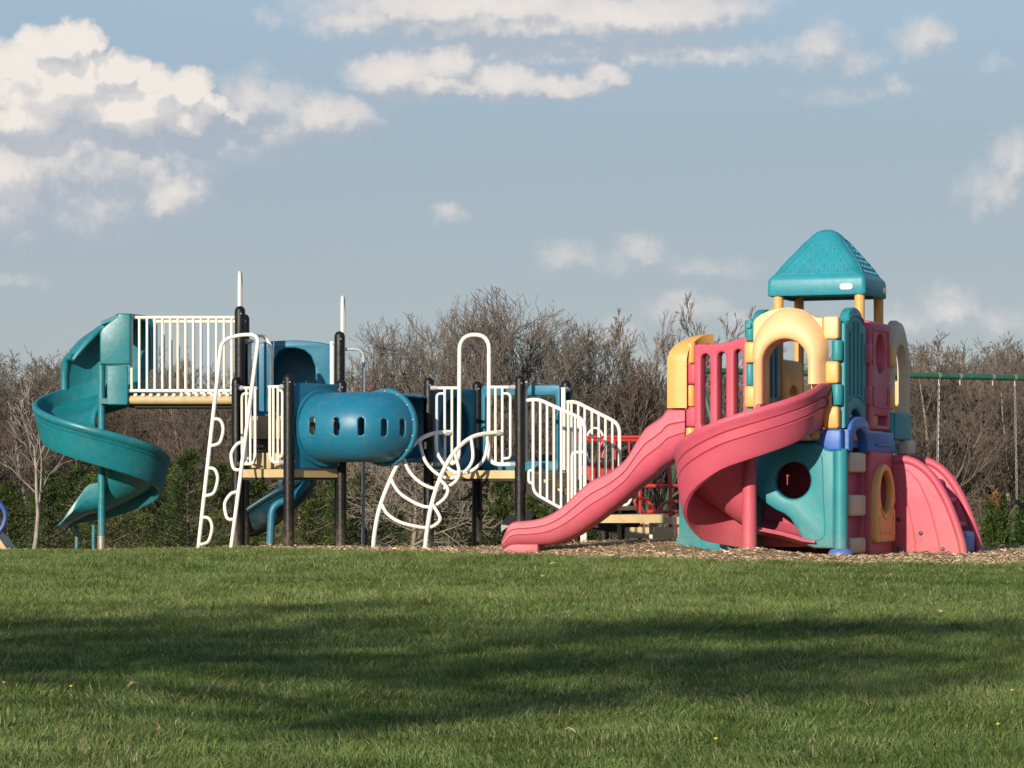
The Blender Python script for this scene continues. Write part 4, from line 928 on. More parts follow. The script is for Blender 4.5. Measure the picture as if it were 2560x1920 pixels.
# upper right side: slatted panel, then panel with the round hole
def side_panels():
    zb = Z_(1072, 32.3); zt = Z_(801, 32.2)
    def slat(P, ex, mat, w=CA - .1):
        top = [(w - .05 * 0, 0)]; out = [(0, 0)] + [(w / 2 + .30 * math.cos(R(a)), .0 + .22 * math.sin(R(a))) for a in range(180, -1, -15)] + [(w, 0), (w, zt - zb - .05)] + [(w - .1, zt - zb - .03)] + [(w / 2 + (w / 2 - .14) * math.cos(R(a)), zt - zb + .0 + .15 * math.sin(R(a))) for a in range(0, 181, 15)] + [(.1, zt - zb - .03), (0, zt - zb - .05)]
        holes = []
        for k in range(4):
            x = .20 + k * (w - .40) / 3; hh = (.02 if k in (0, 3) else .13)
            holes.append(rrect(x - .035, .36, x + .035, zt - zb - .10 + hh - .06, .034, 6))
        o = panel('slatted_panel', mat, ph, out, holes, .11, .022, P, ex)
        mb = MB(); n = ex.cross(V(0, 0, 1)); pts = [P + ex * (w / 2 + .34 * math.cos(R(a))) + V(0, 0, zt - zb - .0 + .08 * math.sin(R(a)) - .02) + n * .056 for a in range(0, 181, 15)]
        mb.tube(pts, .014, 8); mb.tube([P + ex * (w / 2 + .28 * math.cos(R(a))) + V(0, 0, .30 + .07 * math.sin(R(a))) + n * .056 for a in range(0, 181, 15)], .012, 8); mb.build('bead', mat, o)
        return o
    slat(H(-.01, .06, zb), EY, HTEAL)
    slat(H(-CA, CA - .04, zb), -EY, HTEAL)
    # pink porthole panel
    z0, z1 = Z_(1076, 33.2), Z_(806, 33.2); w = CA - .06; hh = z1 - z0
    cz = Z_(884, 33.2) - z0
    out = rrect(0, 0, w, hh, .04); o = panel('porthole_panel', PINK, ph, out, [ell(w / 2 + .02, cz, .21, .225, 40), rrect(.22, .06, w - .12, .17, .02)], .13, .028, H(.0, CA + .04, z0), EY)
    mb = MB(); q = H(.07, CA + .04, z0); mb.tube(fillet([q + EY * .14 + V(0, 0, .5), q + EY * .14 + V(0, 0, .27), q + EY * (w - .14) + V(0, 0, .27), q + EY * (w - .14) + V(0, 0, .5)], .06), .011, 8)
    mb.tube(fillet([q + EY * .12 + V(0, 0, hh - .5), q + EY * .12 + V(0, 0, hh - .09), q + EY * (w - .12) + V(0, 0, hh - .09), q + EY * (w - .12) + V(0, 0, hh - .5)], .06), .011, 8); mb.build('bead', PINK, o)
    for k, (a, b) in enumerate(((858, 910), (965, 1015))): block(H(.02, CA + .01, 0), Z_(b, 32.8), Z_(a, 32.8), PINK, EY, .15, .14)
    for k, (a, b) in enumerate(((866, 917), (975, 1022))): block(H(.03, 2 * CA + .02, 0), Z_(b, 33.6), Z_(a, 33.6), YEL, EY, .15, .14)
    # beige arch over the climbing wall (third bay)
    z0, z1 = Z_(1034, 34.1), Z_(800, 34.1); w = CA - .08; hh = z1 - z0
    out = [(0, 0), (w, 0), (w, hh * .62)] + [(w / 2 + w / 2 * math.cos(R(a)), hh * .62 + hh * .38 * math.sin(R(a))) for a in range(10, 171, 10)] + [(0, hh * .62)]
    hole = [(.20, -.01), (w - .16, -.01)] + [(w / 2 + .02 + (w / 2 - .18) * math.cos(R(a)), hh * .30 + .26 * math.sin(R(a))) for a in range(0, 181, 12)]
    P = H(.0, 2 * CA + .06, z0); arch = panel('climber_arch', BEIGE, ph, [(x, y) for x, y in out], [], .1, .03, P + V(0, 0, 0), EY) if False else None
    ringo = []; cw = w / 2
    for a in list(range(0, 181, 9)):
        e = (math.cos(R(a)), math.sin(R(a)))
        sec = []
        for (f, d) in ((.62, -.06), (.62, .02), (.66, .06), (.80, .075), (.95, .05), (1.0, .0), (1.0, -.06)):
            sec.append(P + EY * (cw + cw * f * e[0]) + V(0, 0, hh * .42 + hh * .58 * (f if f > .7 else .62 * .9) * e[1]) + EX * d)
        ringo.append(sec)
    def leg(sgn):
        L0 = []
        for zz in (0,):
            L0 = [P + EY * (cw + sgn * cw * f) + V(0, 0, zz) + EX * d for (f, d) in ((.62, -.06), (.62, .02), (.66, .06), (.80, .075), (.95, .05), (1.0, .0), (1.0, -.06))]
        return L0
    mb = MB(); mb.sweep([leg(1)] + ringo + [leg(-1)]); mb.build('climber_arch', BEIGE, ph, ang=50)
    # teal sides of that bay
    panel('bay_panel', HTEAL, ph, rrect(0, 0, .20, Z_(985, 34) - Z_(1135, 34), .03), [], .1, .02, H(.0, 2 * CA + .08, Z_(1135, 34)), EY)
    panel('bay_panel', HTEAL, ph, rrect(0, 0, .78, Z_(1030, 34) - Z_(1100, 34), .03), [], .1, .02, H(.02, 2 * CA + .2, Z_(1100, 34)), EY)
    block(H(.03, 3 * CA - .14, 0), Z_(1138, 34.4), Z_(1101, 34.4), BEIGE, EY, .34, .16)
side_panels()
# inner and far walls
def far_walls():
    z0, z1 = Z_(1100, 34), Z_(905, 34)
    panel('back_wall', YEL, ph, rrect(0, 0, CA, z1 - z0 - .2, .04), [], .1, .02, H(-CA, 3 * CA, z0), EX)
    panel('left_wall', YEL, ph, rrect(0, 0, CA - .1, Z_(905, 34) - z0, .04), [ell(.46, .42, .2, .2)], .1, .02, H(-CA, 2 * CA - .04, z0), -EY)
    panel('inner_wall', PINK, ph, rrect(0, -.08, CA, 1.16, .03), [], .08, .02, H(-CA, CA + .05, .02), EX)
    panel('lower_left_wall', HTEAL, ph, rrect(0, -.08, CA * 3, 1.16, .03), [], .08, .02, H(-CA - .0, 3 * CA + .02, .02), -EY)
    # slatted wing at the left and what stands beneath it
    LC = V(X_(1727, 32.65), 32.65, 0); FC = H(-1.03, .0, 0); ex = (FC - LC); L_ = ex.length; ex.normalize()
    def q(px, py): t = (px - 1727) / (1868 - 1727); return (t * L_, Z_(py, lerp(32.65, 32.2, t)) - 1.1)
    out = [q(1741, 1118), q(1866, 1118), q(1866, 842)] + [q(x, y) for x, y in ((1855, 845), (1830, 853), (1800, 859), (1775, 861), (1750, 860), (1742, 866))]
    holes = []
    for (x0, x1, yt) in ((1757, 1779, 885), (1796, 1817, 880), (1835, 1856, 874)):
        a, b = q(x0, 1070), q(x1, yt); holes.append(rrect(a[0], a[1], b[0], b[1], (b[0] - a[0]) / 2 - .002, 6))
    panel('slatted_wing', PINK, ph, out, holes, .13, .024, LC + V(0, 0, 1.1), ex)
    for (a, b, m) in ((856, 908, YEL), (910, 962, PINK), (963, 1016, YEL), (1017, 1068, PINK), (1069, 1130, YEL)):
        if m is PINK: block(LC + ex * .03, Z_(b, 32.65), Z_(a, 32.65), m, ex, .13, .13)
        else: hinge(LC + ex * .0, Z_(b, 32.65), Z_(a, 32.65), m, .058)
    mb = MB(); c = LC + V(0, 0, Z_(868, 32.65)); mb.tube([c, c + ex * .12], .026, 12); mb.build('hinge_pin', PINK, ph)
    panel('wing_base', HTEAL, ph, rrect(-.36, -.06, L_, 1.12, .03), [], .12, .02, LC + EY * .62, ex)
    panel('base_plinth', HTEAL, ph, rrect(-.39, -.08, L_, .16, .03), [], .16, .02, LC + EY * .62, ex)
    # far posts of the left bay, so that the wing encloses a floor
    mb = MB(); mb.prism([LC[:2], FC[:2], H(-CA, CA, 0)[:2], (LC + EY * .9)[:2]], 1.12, 1.18); mb.build('deck', HBLUE, ph)
far_walls()
# lower right side
def lower_side():
    zt = Z_(1130, 32.6)
    panel('side_wall', PINK, ph, rrect(0, -.06, CA - .06, zt, .03), [], .08, .02, H(-.10, .1, .0), EY)
    for a, b in ((1131, 1181), (1237, 1290), (1344, 1384)):
        Y = 32.4; mb = MB(); c = H(-.02, .60, (Z_(a, Y) + Z_(b, Y)) / 2); mb.box(c, (.68, .15, Z_(a, Y) - Z_(b, Y)), ex=EY, b=.03); mb.build('hinge_block', BEIGE, ph)
    panel('side_wall', PINK, ph, rrect(0, -.06, CA, zt + .02, .03), [ell(.6, .70, .17, .26)], .14, .028, H(.01, CA + .02, .0), EY)
    # amber door with the oval window
    ex = EY.copy(); w = .88; P = H(.10, CA + .04, Z_(1357, 32.9)); h = Z_(1160, 32.9) - P.z
    out = rrect(0, 0, w, .4, .07)[:12] + [(w, h - .42)] + [(w / 2 + w / 2 * math.cos(R(a)), h - .42 + .42 * math.sin(R(a))) for a in range(10, 171, 10)] + [(0, h - .42)] + rrect(0, 0, w, .4, .07)[18:]
    hole = ell(w / 2 + .02, h - .42 + .10, .275, .245, 40)
    o = panel('door', YEL, ph, out, [hole], .10, .028, P, ex)
    mb = MB(); n = ex.cross(V(0, 0, 1)); mb.tube([P + ex * (w / 2 + .3 * math.cos(R(a))) + V(0, 0, h - .33 + .30 * math.sin(R(a))) + n * .052 for a in range(215, 326, 10)], .012, 8)
    mb.tube(fillet([P + ex * .12 + V(0, 0, .3) + n * .052, P + ex * .12 + V(0, 0, .11) + n * .052, P + ex * (w - .12) + V(0, 0, .11) + n * .052, P + ex * (w - .12) + V(0, 0, .3) + n * .052], .06), .010, 8); mb.build('bead', YEL, o)
    mb = MB(); mb.box(P + ex * (w - .14) + V(0, 0, h - .72) + n * .05, (.06, .02, .13), ex=ex, b=.008); mb.build('handle', YEL, o)
lower_side()
# roof on four posts
def roof():
    zb, zt, zp = Z_(736, 32.9), Z_(694, 32.9), Z_(573, 33.35); c = H(-CA / 2 - .045, 1.5 * CA - .02, 0); hs = CA / 2 + .07
    for u in (-CA + .0, -.06):
        for v in (CA + .06, 2 * CA - .09):
            p = H(u, v, 0); mb = MB(); mb.lathe([(.058, Z_(1000, 33)), (.058, zb + .05)], (p.x, p.y, 0), 20); mb.build('roof_post', YEL, ph)
    def ring(h, z, rc, n=8):
        o = []
        for q in range(4):
            for k in range(n + 1):
                a = R(q * 90 + 90 * k / n); sx = 1 if q in (0, 3) else -1; sy = 1 if q in (0, 1) else -1
                o.append(c + EX * (sx * (h - rc) + rc * math.cos(a)) + EY * .88 * (sy * (h - rc) + rc * math.sin(a)) + V(0, 0, z))
        return o
    prof = [(hs - .05, zb + .03, .04), (hs - .05, zb, .04), (hs - .01, zb - .005, .05), (hs, zb + .012, .055), (hs - .004, zt - .03, .055), (hs - .012, zt, .055), (hs - .035, zt + .03, .06)]
    H_ = zp - zt
    for t in (.12, .25, .4, .55, .7, .82, .9, .95, .985, 1.0):
        hh = (hs - .04) * interp(t, [.0, .12, .25, .4, .55, .7, .82, .9, .95, .985, 1], [1, .94, .85, .73, .60, .465, .36, .275, .205, .12, .03]); prof.append((hh, zt + H_ * t, min(.10, hh * .55)))
    mb = MB(); mb.sweep([ring(*p) for p in prof]); o = mb.build('roof', HROOF, ph, ang=35)
    # raised frame and studs on each face
    def face(sgn, along, nrm, key):
        mb = MB(); sl = None
        def pt(s_, t, off=0):
            hh = (hs - .04) * interp(t, [.0, .12, .25, .4, .55, .7, .82], [1, .94, .85, .73, .60, .465, .36]); n = (nrm * .76 + V(0, 0, .65))
            return c + (nrm * hh + along * s_) * 1.0 - EY * .12 * (nrm * hh + along * s_).dot(EY) + V(0, 0, zt + H_ * t) + n * off
        fr = [pt(-.44, .09), pt(-.36, .25), pt(-.24, .5), pt(-.11, .76), pt(.11, .76), pt(.24, .5), pt(.36, .25), pt(.44, .09)]
        mb.tube(spline(fr, 4) + [pt(-.44, .09)], .010, 6)
        for r_ in range(6):
            t = .14 + r_ * .105; half = interp(t, [.09, .76], [.36, .05]); cnt = 7 - r_
            for k in range(cnt):
                s_ = (k - (cnt - 1) / 2) * (2 * half / max(cnt - 1, 1)); p = pt(s_, t, .0)
                mb.lathe([(.024, -.01), (.022, .006), (.014, .011), (.004, .013)], p, 8, axis=(nrm * .76 + V(0, 0, .65)))
        mb.build('roof_face_pattern', HROOF, o)
    face(1, EX, -EY, 'f'); face(1, EY, EX, 'r'); face(1, EX, EY, 'b'); face(1, EY, -EX, 'l')
    zc = Z_(713, 32.6)
    panel('oval_badge', LABELM, o, rrect(-.075, -.035, .075, .035, .034, 8), [], .012, .003, H(-.09, CA - .07, zc) - EY * .007 if False else c - EY * (hs * .88 + .002) + EX * (hs - .22) + V(0, 0, zc), EX)
    panel('oval_badge', LABELM, o, rrect(-.075, -.035, .075, .035, .034, 8), [], .012, .003, c + EX * (hs + .002) + EY * (hs - .20) + V(0, 0, zc), EY)
roof()
# pink spiral slide in front
def front_spiral():
    c = H(-.93, -.37, 0); base = -math.degrees(PSI); st = []
    for s_, t in ((.38, 0), (.2, 0), (.1, 0)): st.append((base, s_, 1.885 - .02 * (.4 - s_), .52, .30))
    for a in range(0, 256, 5):
        t = a / 90; st.append((base - a, 0, interp(t, [0, 1, 2, 2.84], [1.865, 1.50, 1.06, .66]), interp(t, [0, 1.1, 1.5, 1.9, 2.3, 2.84], [.52, .53, .60, .71, .78, .62]), interp(a, [0, 180, 255], [.30, .24, .09])))
    for s_, rz in ((-.08, .62), (-.2, .57), (-.34, .48), (-.46, .37), (-.58, .25), (-.68, .18), (-.72, .15)): st.append((base - 255, s_, rz, rz - .07, min(.08, rz - .075)))
    o = helix(c[:2], st, 'front_spiral_slide', PINK, ph, Ro=.81, ri=.09, skirt=.17, grooves=(.30, .52), gd=.022)
    mb = MB(); mb.lathe([(.088, -.12), (.080, .5), (.074, 1.3)], (c.x, c.y, 0), 24); mb.build('centre_pole', PINK, o)
front_spiral()
# wave slide to the left
def wave_slide():
    S = V(X_(1712, 32.62), 32.62, 0); E = V(X_(1256, 33.05), 33.05, 0); d = (E - S).normalized(); sd = V(-d.y, d.x, 0) * -1
    if sd.y > 0: sd = -sd                       # towards the viewer
    top = [(1712, 1020), (1690, 1020), (1668, 1023), (1654, 1040), (1634, 1055), (1612, 1071), (1590, 1104), (1565, 1145), (1540, 1168), (1518, 1183), (1495, 1193), (1471, 1206), (1439, 1234), (1408, 1264), (1376, 1285), (1345, 1297), (1312, 1302), (1286, 1304), (1272, 1312), (1262, 1332), (1254, 1352)]
    bot = [(1712, 1136), (1690, 1148), (1668, 1162), (1654, 1172), (1634, 1190), (1612, 1207), (1590, 1224), (1565, 1246), (1540, 1267), (1518, 1284), (1495, 1302), (1471, 1319), (1439, 1340), (1408, 1354), (1376, 1363), (1345, 1366), (1312, 1366), (1286, 1368), (1272, 1372), (1262, 1376), (1254, 1372)]
    rings = []
    px0, px1 = 1712, 1256
    for (a, b) in zip(top, bot):
        t = (a[0] - px0) / (px1 - px0); Y = lerp(S.y, E.y, t); c = V(X_(a[0], Y), Y, 0); zt = Z_(a[1], Y); zb = Z_(b[1], Y); h = zt - zb
        c = c - sd * .29
        sec = [(.24, 1.0), (.275, .985), (.29, .95), (.295, .90), (.292, .80)]
        for g in (.70, .46): sec += [(.298, g + .022), (.284, g), (.298, g - .022)]
        sec += [(.292, .34), (.275, .22), (.24, .10), (.18, .03), (.08, .0), (-.08, 0), (-.18, .03), (-.24, .1), (-.275, .22), (-.295, .45), (-.295, .9), (-.275, .985), (-.24, 1.0), (-.22, .97), (-.22, .6), (-.18, .42), (-.08, .36), (.08, .36), (.18, .42), (.22, .6), (.22, .97)]
        rings.append([c + sd * w + V(0, 0, zb + h * f) for w, f in sec])
    # smooth along the run
    fine = []; m = len(rings)
    cols = [spline([r_[k] for r_ in rings], 4) for k in range(len(rings[0]))]
    for i in range(len(cols[0])): fine.append([cc[i] for cc in cols])
    mb = MB(); mb.sweep(fine); o = mb.build('wave_slide', PINK, ph, ang=40)
    mb = MB(); c = lerp(S, E, .9) - sd * .29 + V(0, 0, .0); mb.box((c.x, c.y, .005), (.40, .5, .16), ex=d, b=.02); mb.build('slide_foot', PINK, o)
    # amber hood over its start
    P = S - sd * .29; rings = []
    zs = Z_(905, 32.7); zb = Z_(1020, 32.6)
    for k in range(-6, 43):
        if k < 0: p = (.30, lerp(zb, zs, (k + 6) / 6)); nv = (1, 0)
        elif k <= 36: a = R(k * 5); p = (.30 * math.cos(a), zs + .27 * math.sin(a)); nv = (math.cos(a), math.sin(a))
        else: p = (-.30, lerp(zs, zb, (k - 36) / 6)); nv = (-1, 0)
        sec = []
        for (w_, d_) in ((-.05, .0), (-.05, .17), (-.03, .19), (0, .20), (.03, .16), (.05, .08), (.055, 0), (.055, -.03), (-.05, -.03)):
            sec.append(P + sd * (p[0] + nv[0] * w_) + d * (d_ - .26 * (1 - abs(nv[0]))) + V(0, 0, p[1] + nv[1] * w_))
        rings.append(sec)
    mb = MB(); mb.sweep(rings); mb.build('slide_hood', YEL, ph, ang=50)
wave_slide()
# climbing wall at the right
def climber():
    Lx = .90; zt = Z_(1141, 33.7)
    prof = [(-.06, zt), (.12, zt), (.24, zt - .015), (.36, zt - .07), (.48, zt - .17), (.58, zt - .30), (.68, zt - .48), (.76, zt - .67), (.82, zt - .84), (.86, zt - .98), (.885, -.06)]
    ps_ = [(p.x, p.z) for p in spline([V(a, 0, b) for a, b in prof], 4)]
    for (v, lab) in ((2 * CA + .10, 'n'), (3 * CA - .06, 'f')):
        out = [(-.06, -.09)] + [(.89, -.09)] + ps_[::-1][1:]
        o = panel('climber_side', PINK, ph, out, [], .10, .03, H(.05, v, 0), EX)
        mb = MB(); P = H(.05, v, 0)
        rim = [P + EX * (x - .02) + V(0, 0, z - .035) - EY * .03 for x, z in ps_]; mb.tube(rim, .05, 12)
        mb.build('rounded_rim', PINK, o)
        mb = MB()
        for f, zz in ((.66, .88), (.36, .74)):
            g = [P + EX * (x * f + (0 if f > .5 else -.02)) + V(0, 0, z * zz) - EY * .048 for x, z in ps_]
            mb.tube(g, .010, 8)
        mb.build('bead', PINK, o)
        for (x, z) in ((.10, .36), (.36, .20), (.62, .02), (.10, .02), (.03, 1.06)):
            mb = MB(); mb.lathe([(.024, 0), (.024, .014), (.012, .022)], P + EX * x + V(0, 0, z) - EY * .050, 12, axis=-EY)
            mb.build('bolt_cap', NAVY, o)
    # recessed climbing surface between the sides
    mb = MB(); rings = []
    for x, z in ps_:
        x2, z2 = x - .10, max(z - .16, -.05); rings.append([H(.05 + x2, 2 * CA + .12, z2), H(.05 + x2, 3 * CA - .08, z2), H(.05 + x2 - .04, 3 * CA - .08, z2 - .04), H(.05 + x2 - .04, 2 * CA + .12, z2 - .04)])
    mb.sweep(rings); o = mb.build('climbing_surface', PINK, ph)
    for i in (16, 22, 28, 33):
        x, z = ps_[i]; mb = MB(); mb.tube([H(.05 + x - .07, 2 * CA + .2, z - .13), H(.05 + x - .07, 3 * CA - .16, z - .13)], .04, 10)
        mb.build('foothold', PINK, o)
    mb = MB(); mb.box(H(.80, 2 * CA + .5, .08), (.5, .2, .28), ex=EY, b=.05); mb.build('bottom_step', HBLUE, o)
climber()

# ------------------------------------------------------------------ swing set
def chain(mb, a, b, link=.062, r=.0065):
    a, b = Vector(a), Vector(b); d = (b - a); n = max(int(d.length / (link * .8)), 2); t = d.normalized(); s1 = t.orthogonal().normalized(); s2 = t.cross(s1)
    for i in range(n):
        c = lerp(a, b, (i + .5) / n); s_ = s1 if i % 2 else s2; pts = []
        for k in range(8):
            g = 2 * PI * k / 8; pts.append(c + t * math.cos(g) * link * .5 + s_ * math.sin(g) * .017)
        mb.tube(pts, r, 5, closed=True)
def swing_set():
    ZB = 2.45
    p = V(2.75, 42.44, ZB); q = V(9.3, 46.0, ZB); bd = (q - p).normalized(); pr = V(bd.y, -bd.x, 0)
    sf = thing('swing_set', 'green steel swing frame with long top beam behind the plastic playhouse', 'swing frame', tuple(lerp(p, q, .5) - V(0, 0, ZB)))
    mb = MB(); mb.tube([p, q], .046, 14); mb.build('top_beam', GREEN, sf)
    for e in (p, q):
        for s_ in (1, -1):
            f = e + pr * 1.3 * s_; f.z = float(zlawn(f.x, f.y)) - .05
            mb = MB(); mb.tube([e, f], .036, 12); mb.build('leg', GREEN, sf)
    def at(px):
        lo, hi = 0.0, 1.0
        for _ in range(40):
            m = (lo + hi) / 2; c = lerp(p, q, m)
            if 1280 + FPX * c.x / c.y < px: lo = m
            else: hi = m
        return lerp(p, q, lo)
    for px in (2267, 2347, 2400, 2482, 2537, 2625):
        c = at(px); mb = MB(); mb.tube([c - bd * .02, c + bd * .02], .052, 14); mb.bar(c - V(0, 0, .04), c - V(0, 0, .13), .012); mb.build('hanger', STEEL, sf)
    for k, (a, b, lab) in enumerate(((2267, 2347, 'belt swing on two chains hanging just right of the playhouse'), (2537, 2625, 'belt swing on two chains hanging at the right edge, by the arborvitae'))):
        ca, cb = at(a) - V(0, 0, .12), at(b) - V(0, 0, .12); zl = .52 if k == 0 else .02 + .42
        sw = thing('swing', lab, 'swing', tuple((ca + cb) / 2 - V(0, 0, ZB - .4)), 'swings hanging from the green beam')
        la, lb = V(ca.x, ca.y, zl + .1), V(cb.x, cb.y, zl + .1)
        la, lb = lerp(la, lb, .06), lerp(la, lb, .94)
        for u, w in ((ca, la), (cb, lb)):
            mb = MB(); chain(mb, u, w); mb.build('chain', STEEL, sw)
        rings = []
        for i in range(13):
            t = i / 12; c = lerp(la, lb, t); c.z -= .17 * math.sin(PI * t) ** .7; rings.append([c + pr * .08, c - pr * .08, c - pr * .08 - V(0, 0, .012), c + pr * .08 - V(0, 0, .012)])
        mb = MB(); mb.sweep(rings); mb.build('seat', RUBBER, sw)
swing_set()

# ------------------------------------------------------------------ blue climbing bar at the left edge
def blue_bar():
    Y = 37.0; o = thing('blue_bar_climber', 'blue bent steel climbing bar with tan ramp, cut by the left edge', 'climber', (X_(-40, Y), Y, 0))
    mb = MB(); mb.tube(fillet([U(-120, 1370, Y), U(-90, 1200, Y), U(-15, 1238, Y), U(19, 1286, Y), U(2, 1330, Y), U(-60, 1372, Y)], .12, 6), .034, 12); mb.build('bent_bar', BLUEP, o)
    mb = MB(); p = [U(-60, 1300, Y), U(-2, 1345, Y), U(22, 1380, Y), U(-60, 1380, Y)]
    mb.add(p + [v + V(0, .7, 0) for v in p], [(0, 1, 2, 3), (7, 6, 5, 4)] + [(k, 4 + k, 4 + (k + 1) % 4, (k + 1) % 4) for k in range(4)]); mb.build('ramp', TAN, o, ang=20)
blue_bar()

# ------------------------------------------------------------------ trees
def segs_mesh(S, n):
    P0 = np.array([s[0] for s in S]); P1 = np.array([s[1] for s in S]); R0 = np.array([s[2] for s in S]); R1 = np.array([s[3] for s in S])
    D = P1 - P0; L_ = np.linalg.norm(D, axis=1, keepdims=True); D = D / np.maximum(L_, 1e-9)
    ref = np.where(np.abs(D[:, 2:3]) < .9, np.array([[0, 0, 1.0]]), np.array([[1.0, 0, 0]])); A = np.cross(D, ref); A /= np.linalg.norm(A, axis=1, keepdims=True); B = np.cross(D, A)
    vs = []
    for base, rad in ((P0, R0), (P1, R1)):
        for k in range(n):
            a = 2 * PI * k / n; vs.append(base + (A * math.cos(a) + B * math.sin(a)) * rad[:, None])
    v = np.stack(vs, 1).reshape(-1, 3); b = np.arange(len(S)) * 2 * n
    f = np.concatenate([np.stack([b + k, b + (k + 1) % n, b + n + (k + 1) % n, b + n + k], 1) for k in range(n)])
    return v, f
def grow_tree(rng, h, r0, stems=1, spread=.35, lean=.2, levels=4, branch=(7, 6, 5, 4), lenf=(.55, .5, .5, .5), up=.12, start=.25, ang=42, minr=.007, wob=.12, tips=None):
    """returns (trunk segments, crown segments)"""
    T, C = [], []
    def rot(d, ang_, az):
        o = d.orthogonal().normalized(); o2 = d.cross(o); return (d * math.cos(ang_) + (o * math.cos(az) + o2 * math.sin(az)) * math.sin(ang_)).normalized()
    def shoot(p, d, L_, r, lev):
        ns = max(3, int(7 - lev)) if lev < 3 else 3; pts = [(p, r)]; q = p.copy(); dd = d.copy(); st = L_ / ns
        for i in range(ns):
            dd = (dd + V(rng.gauss(0, wob), rng.gauss(0, wob), rng.gauss(0, wob * .6) + up * (.6 if lev == 0 else 1))).normalized()
            q2 = q + dd * st; r2 = max(r * (1 - .80 * (i + 1) / ns), minr)
            (T if lev == 0 else C).append((tuple(q), tuple(q2), pts[-1][1], r2)); pts.append((q2, r2)); q = q2
        if tips is not None and lev >= levels - 1: tips.append(tuple(q))
        if lev >= levels: return
        nb = branch[min(lev, len(branch) - 1)]
        for b in range(nb):
            t = start + (1 - start) * (b + rng.random()) / nb if lev == 0 else .18 + .82 * (b + rng.random()) / nb
            f = min(t * ns, ns - 1e-3); i = int(f); a = pts[i][0].lerp(pts[i + 1][0], f - i); ra = pts[i][1] + (pts[i + 1][1] - pts[i][1]) * (f - i)
            axis = (pts[i + 1][0] - pts[i][0]).normalized(); nd = rot(axis, R(ang * (1 - .10 * lev) + rng.gauss(0, 9)), rng.uniform(0, 2 * PI) if lev > 0 else b * 2.4 + rng.gauss(0, .4))
            ll = L_ * lenf[min(lev, len(lenf) - 1)] * (1.15 - .55 * t) * rng.uniform(.75, 1.2); shoot(a, nd, ll, max(min(ra * .7, r * .55), minr), lev + 1)
    for s_ in range(stems):
        az = 2 * PI * s_ / stems + rng.random(); d = V(math.cos(az) * spread * (stems > 1), math.sin(az) * spread * (stems > 1), 1) + V(rng.gauss(0, lean * .3), rng.gauss(0, lean * .3), 0)
        shoot(V(math.cos(az) * .1 * (stems > 1), math.sin(az) * .1 * (stems > 1), -.1), d.normalized(), h * rng.uniform(.8, 1) * .7, r0, 0)
    zs = sorted(b[1][2] for b in C); k = h / zs[int(len(zs) * .997)]          # bring the crown to its height
    f = lambda L_: [(tuple(c * k for c in a), tuple(c * k for c in b), ra, rb) for a, b, ra, rb in L_]
    if tips is not None: tips[:] = [tuple(c * k for c in t) for t in tips]
    return f(T), f(C)
def dome_tree(rng, W, h, r0, limbs=10, kids=(8, 7, 6, 4), spread=(.50, .34, .24, .2), fill=(.97, .98, 1.0, 1.03), minr=.0065):
    """low-forking tree whose limbs arch out to a domed crown"""
    T, C = [], []
    def tgt(az, el, f): return V(W * math.cos(el) * math.cos(az) * f, W * math.cos(el) * math.sin(az) * f, h * (.30 + .70 * math.sin(el) * f))
    def go(p, d, az, el, f, r, lev):
        t_ = tgt(az, el, f)
        if lev >= 2:
            o_ = V(math.cos(az), math.sin(az), 0); dd = (d * .62 + o_ * .30 + V(rng.gauss(0, .24), rng.gauss(0, .24), .42 + rng.gauss(0, .16))).normalized(); t_ = p + dd * h * (.20, .105, .06)[min(lev - 2, 2)] * rng.uniform(.7, 1.2)
        L_ = (t_ - p).length; c = p + d * L_ * .5 + V(0, 0, -.04 * L_); n = max(3, 8 - 2 * lev); pts = [(p, r)]
        for i in range(1, n + 1):
            t = i / n; q = p * (1 - t) ** 2 + c * 2 * t * (1 - t) + t_ * t * t; j = .026 * L_ * (1 - abs(2 * t - 1) * .5) if i < n else 0
            q = q + V(rng.gauss(0, j), rng.gauss(0, j), rng.gauss(0, j * .6)); r2 = max(r * (1 - .85 * t), minr)
            (T if lev == 0 else C).append((tuple(pts[-1][0]), tuple(q), pts[-1][1], r2)); pts.append((q, r2))
        if lev >= len(kids): return
        for k in range(kids[lev]):
            t = (.22 if lev == 0 else .12) + (.80 if lev == 0 else .85) * (k + rng.random()) / kids[lev]; x = min(t * n, n - 1e-3); i = int(x); a = pts[i][0].lerp(pts[i + 1][0], x - i); ra = pts[i][1]
            g = (pts[i + 1][0] - pts[i][0]).normalized(); s_ = spread[lev] * (1.25 - .6 * t); az2, el2 = az + rng.gauss(0, s_) / max(math.cos(el), .35), min(max(el + rng.gauss(0, s_ * .8), -.25), 1.65)
            f2 = min(fill[lev] * rng.uniform(.80, 1.02), 1.05); t2 = tgt(az2, el2, f2); full = t2 - a
            if lev >= 2:
                k_ = .55 if lev == 2 else .38; f2 = f2; full = full * k_
            go(a, (g * .6 + full.normalized() * .5 + V(0, 0, .12)).normalized(), az2, el2, f2, max(min(ra * .62, r * .5), minr), lev + 1)
    for i in range(limbs):
        az = 2 * PI * i / limbs + rng.gauss(0, .2); el = [.25, .75, 1.15, .5][i % 4] + rng.gauss(0, .1)
        go(V(math.cos(az) * .12, math.sin(az) * .12, -.1), V(math.cos(az) * .45, math.sin(az) * .45, 1).normalized(), az, el, .95, r0, 0)
    return T, C
def tree_obj(label, loc, T, C, matT, matC, group=None, name='bare_tree'):
    o = thing(name, label, 'tree', (0, 0, 0), group)
    v, f = segs_mesh(T, 8); np_mesh('trunk', v, f, matT, parent=o, smooth=True)
    v, f = segs_mesh(C, 4); np_mesh('crown', v, f, matC, parent=o, smooth=True)
    o.location = loc; return o
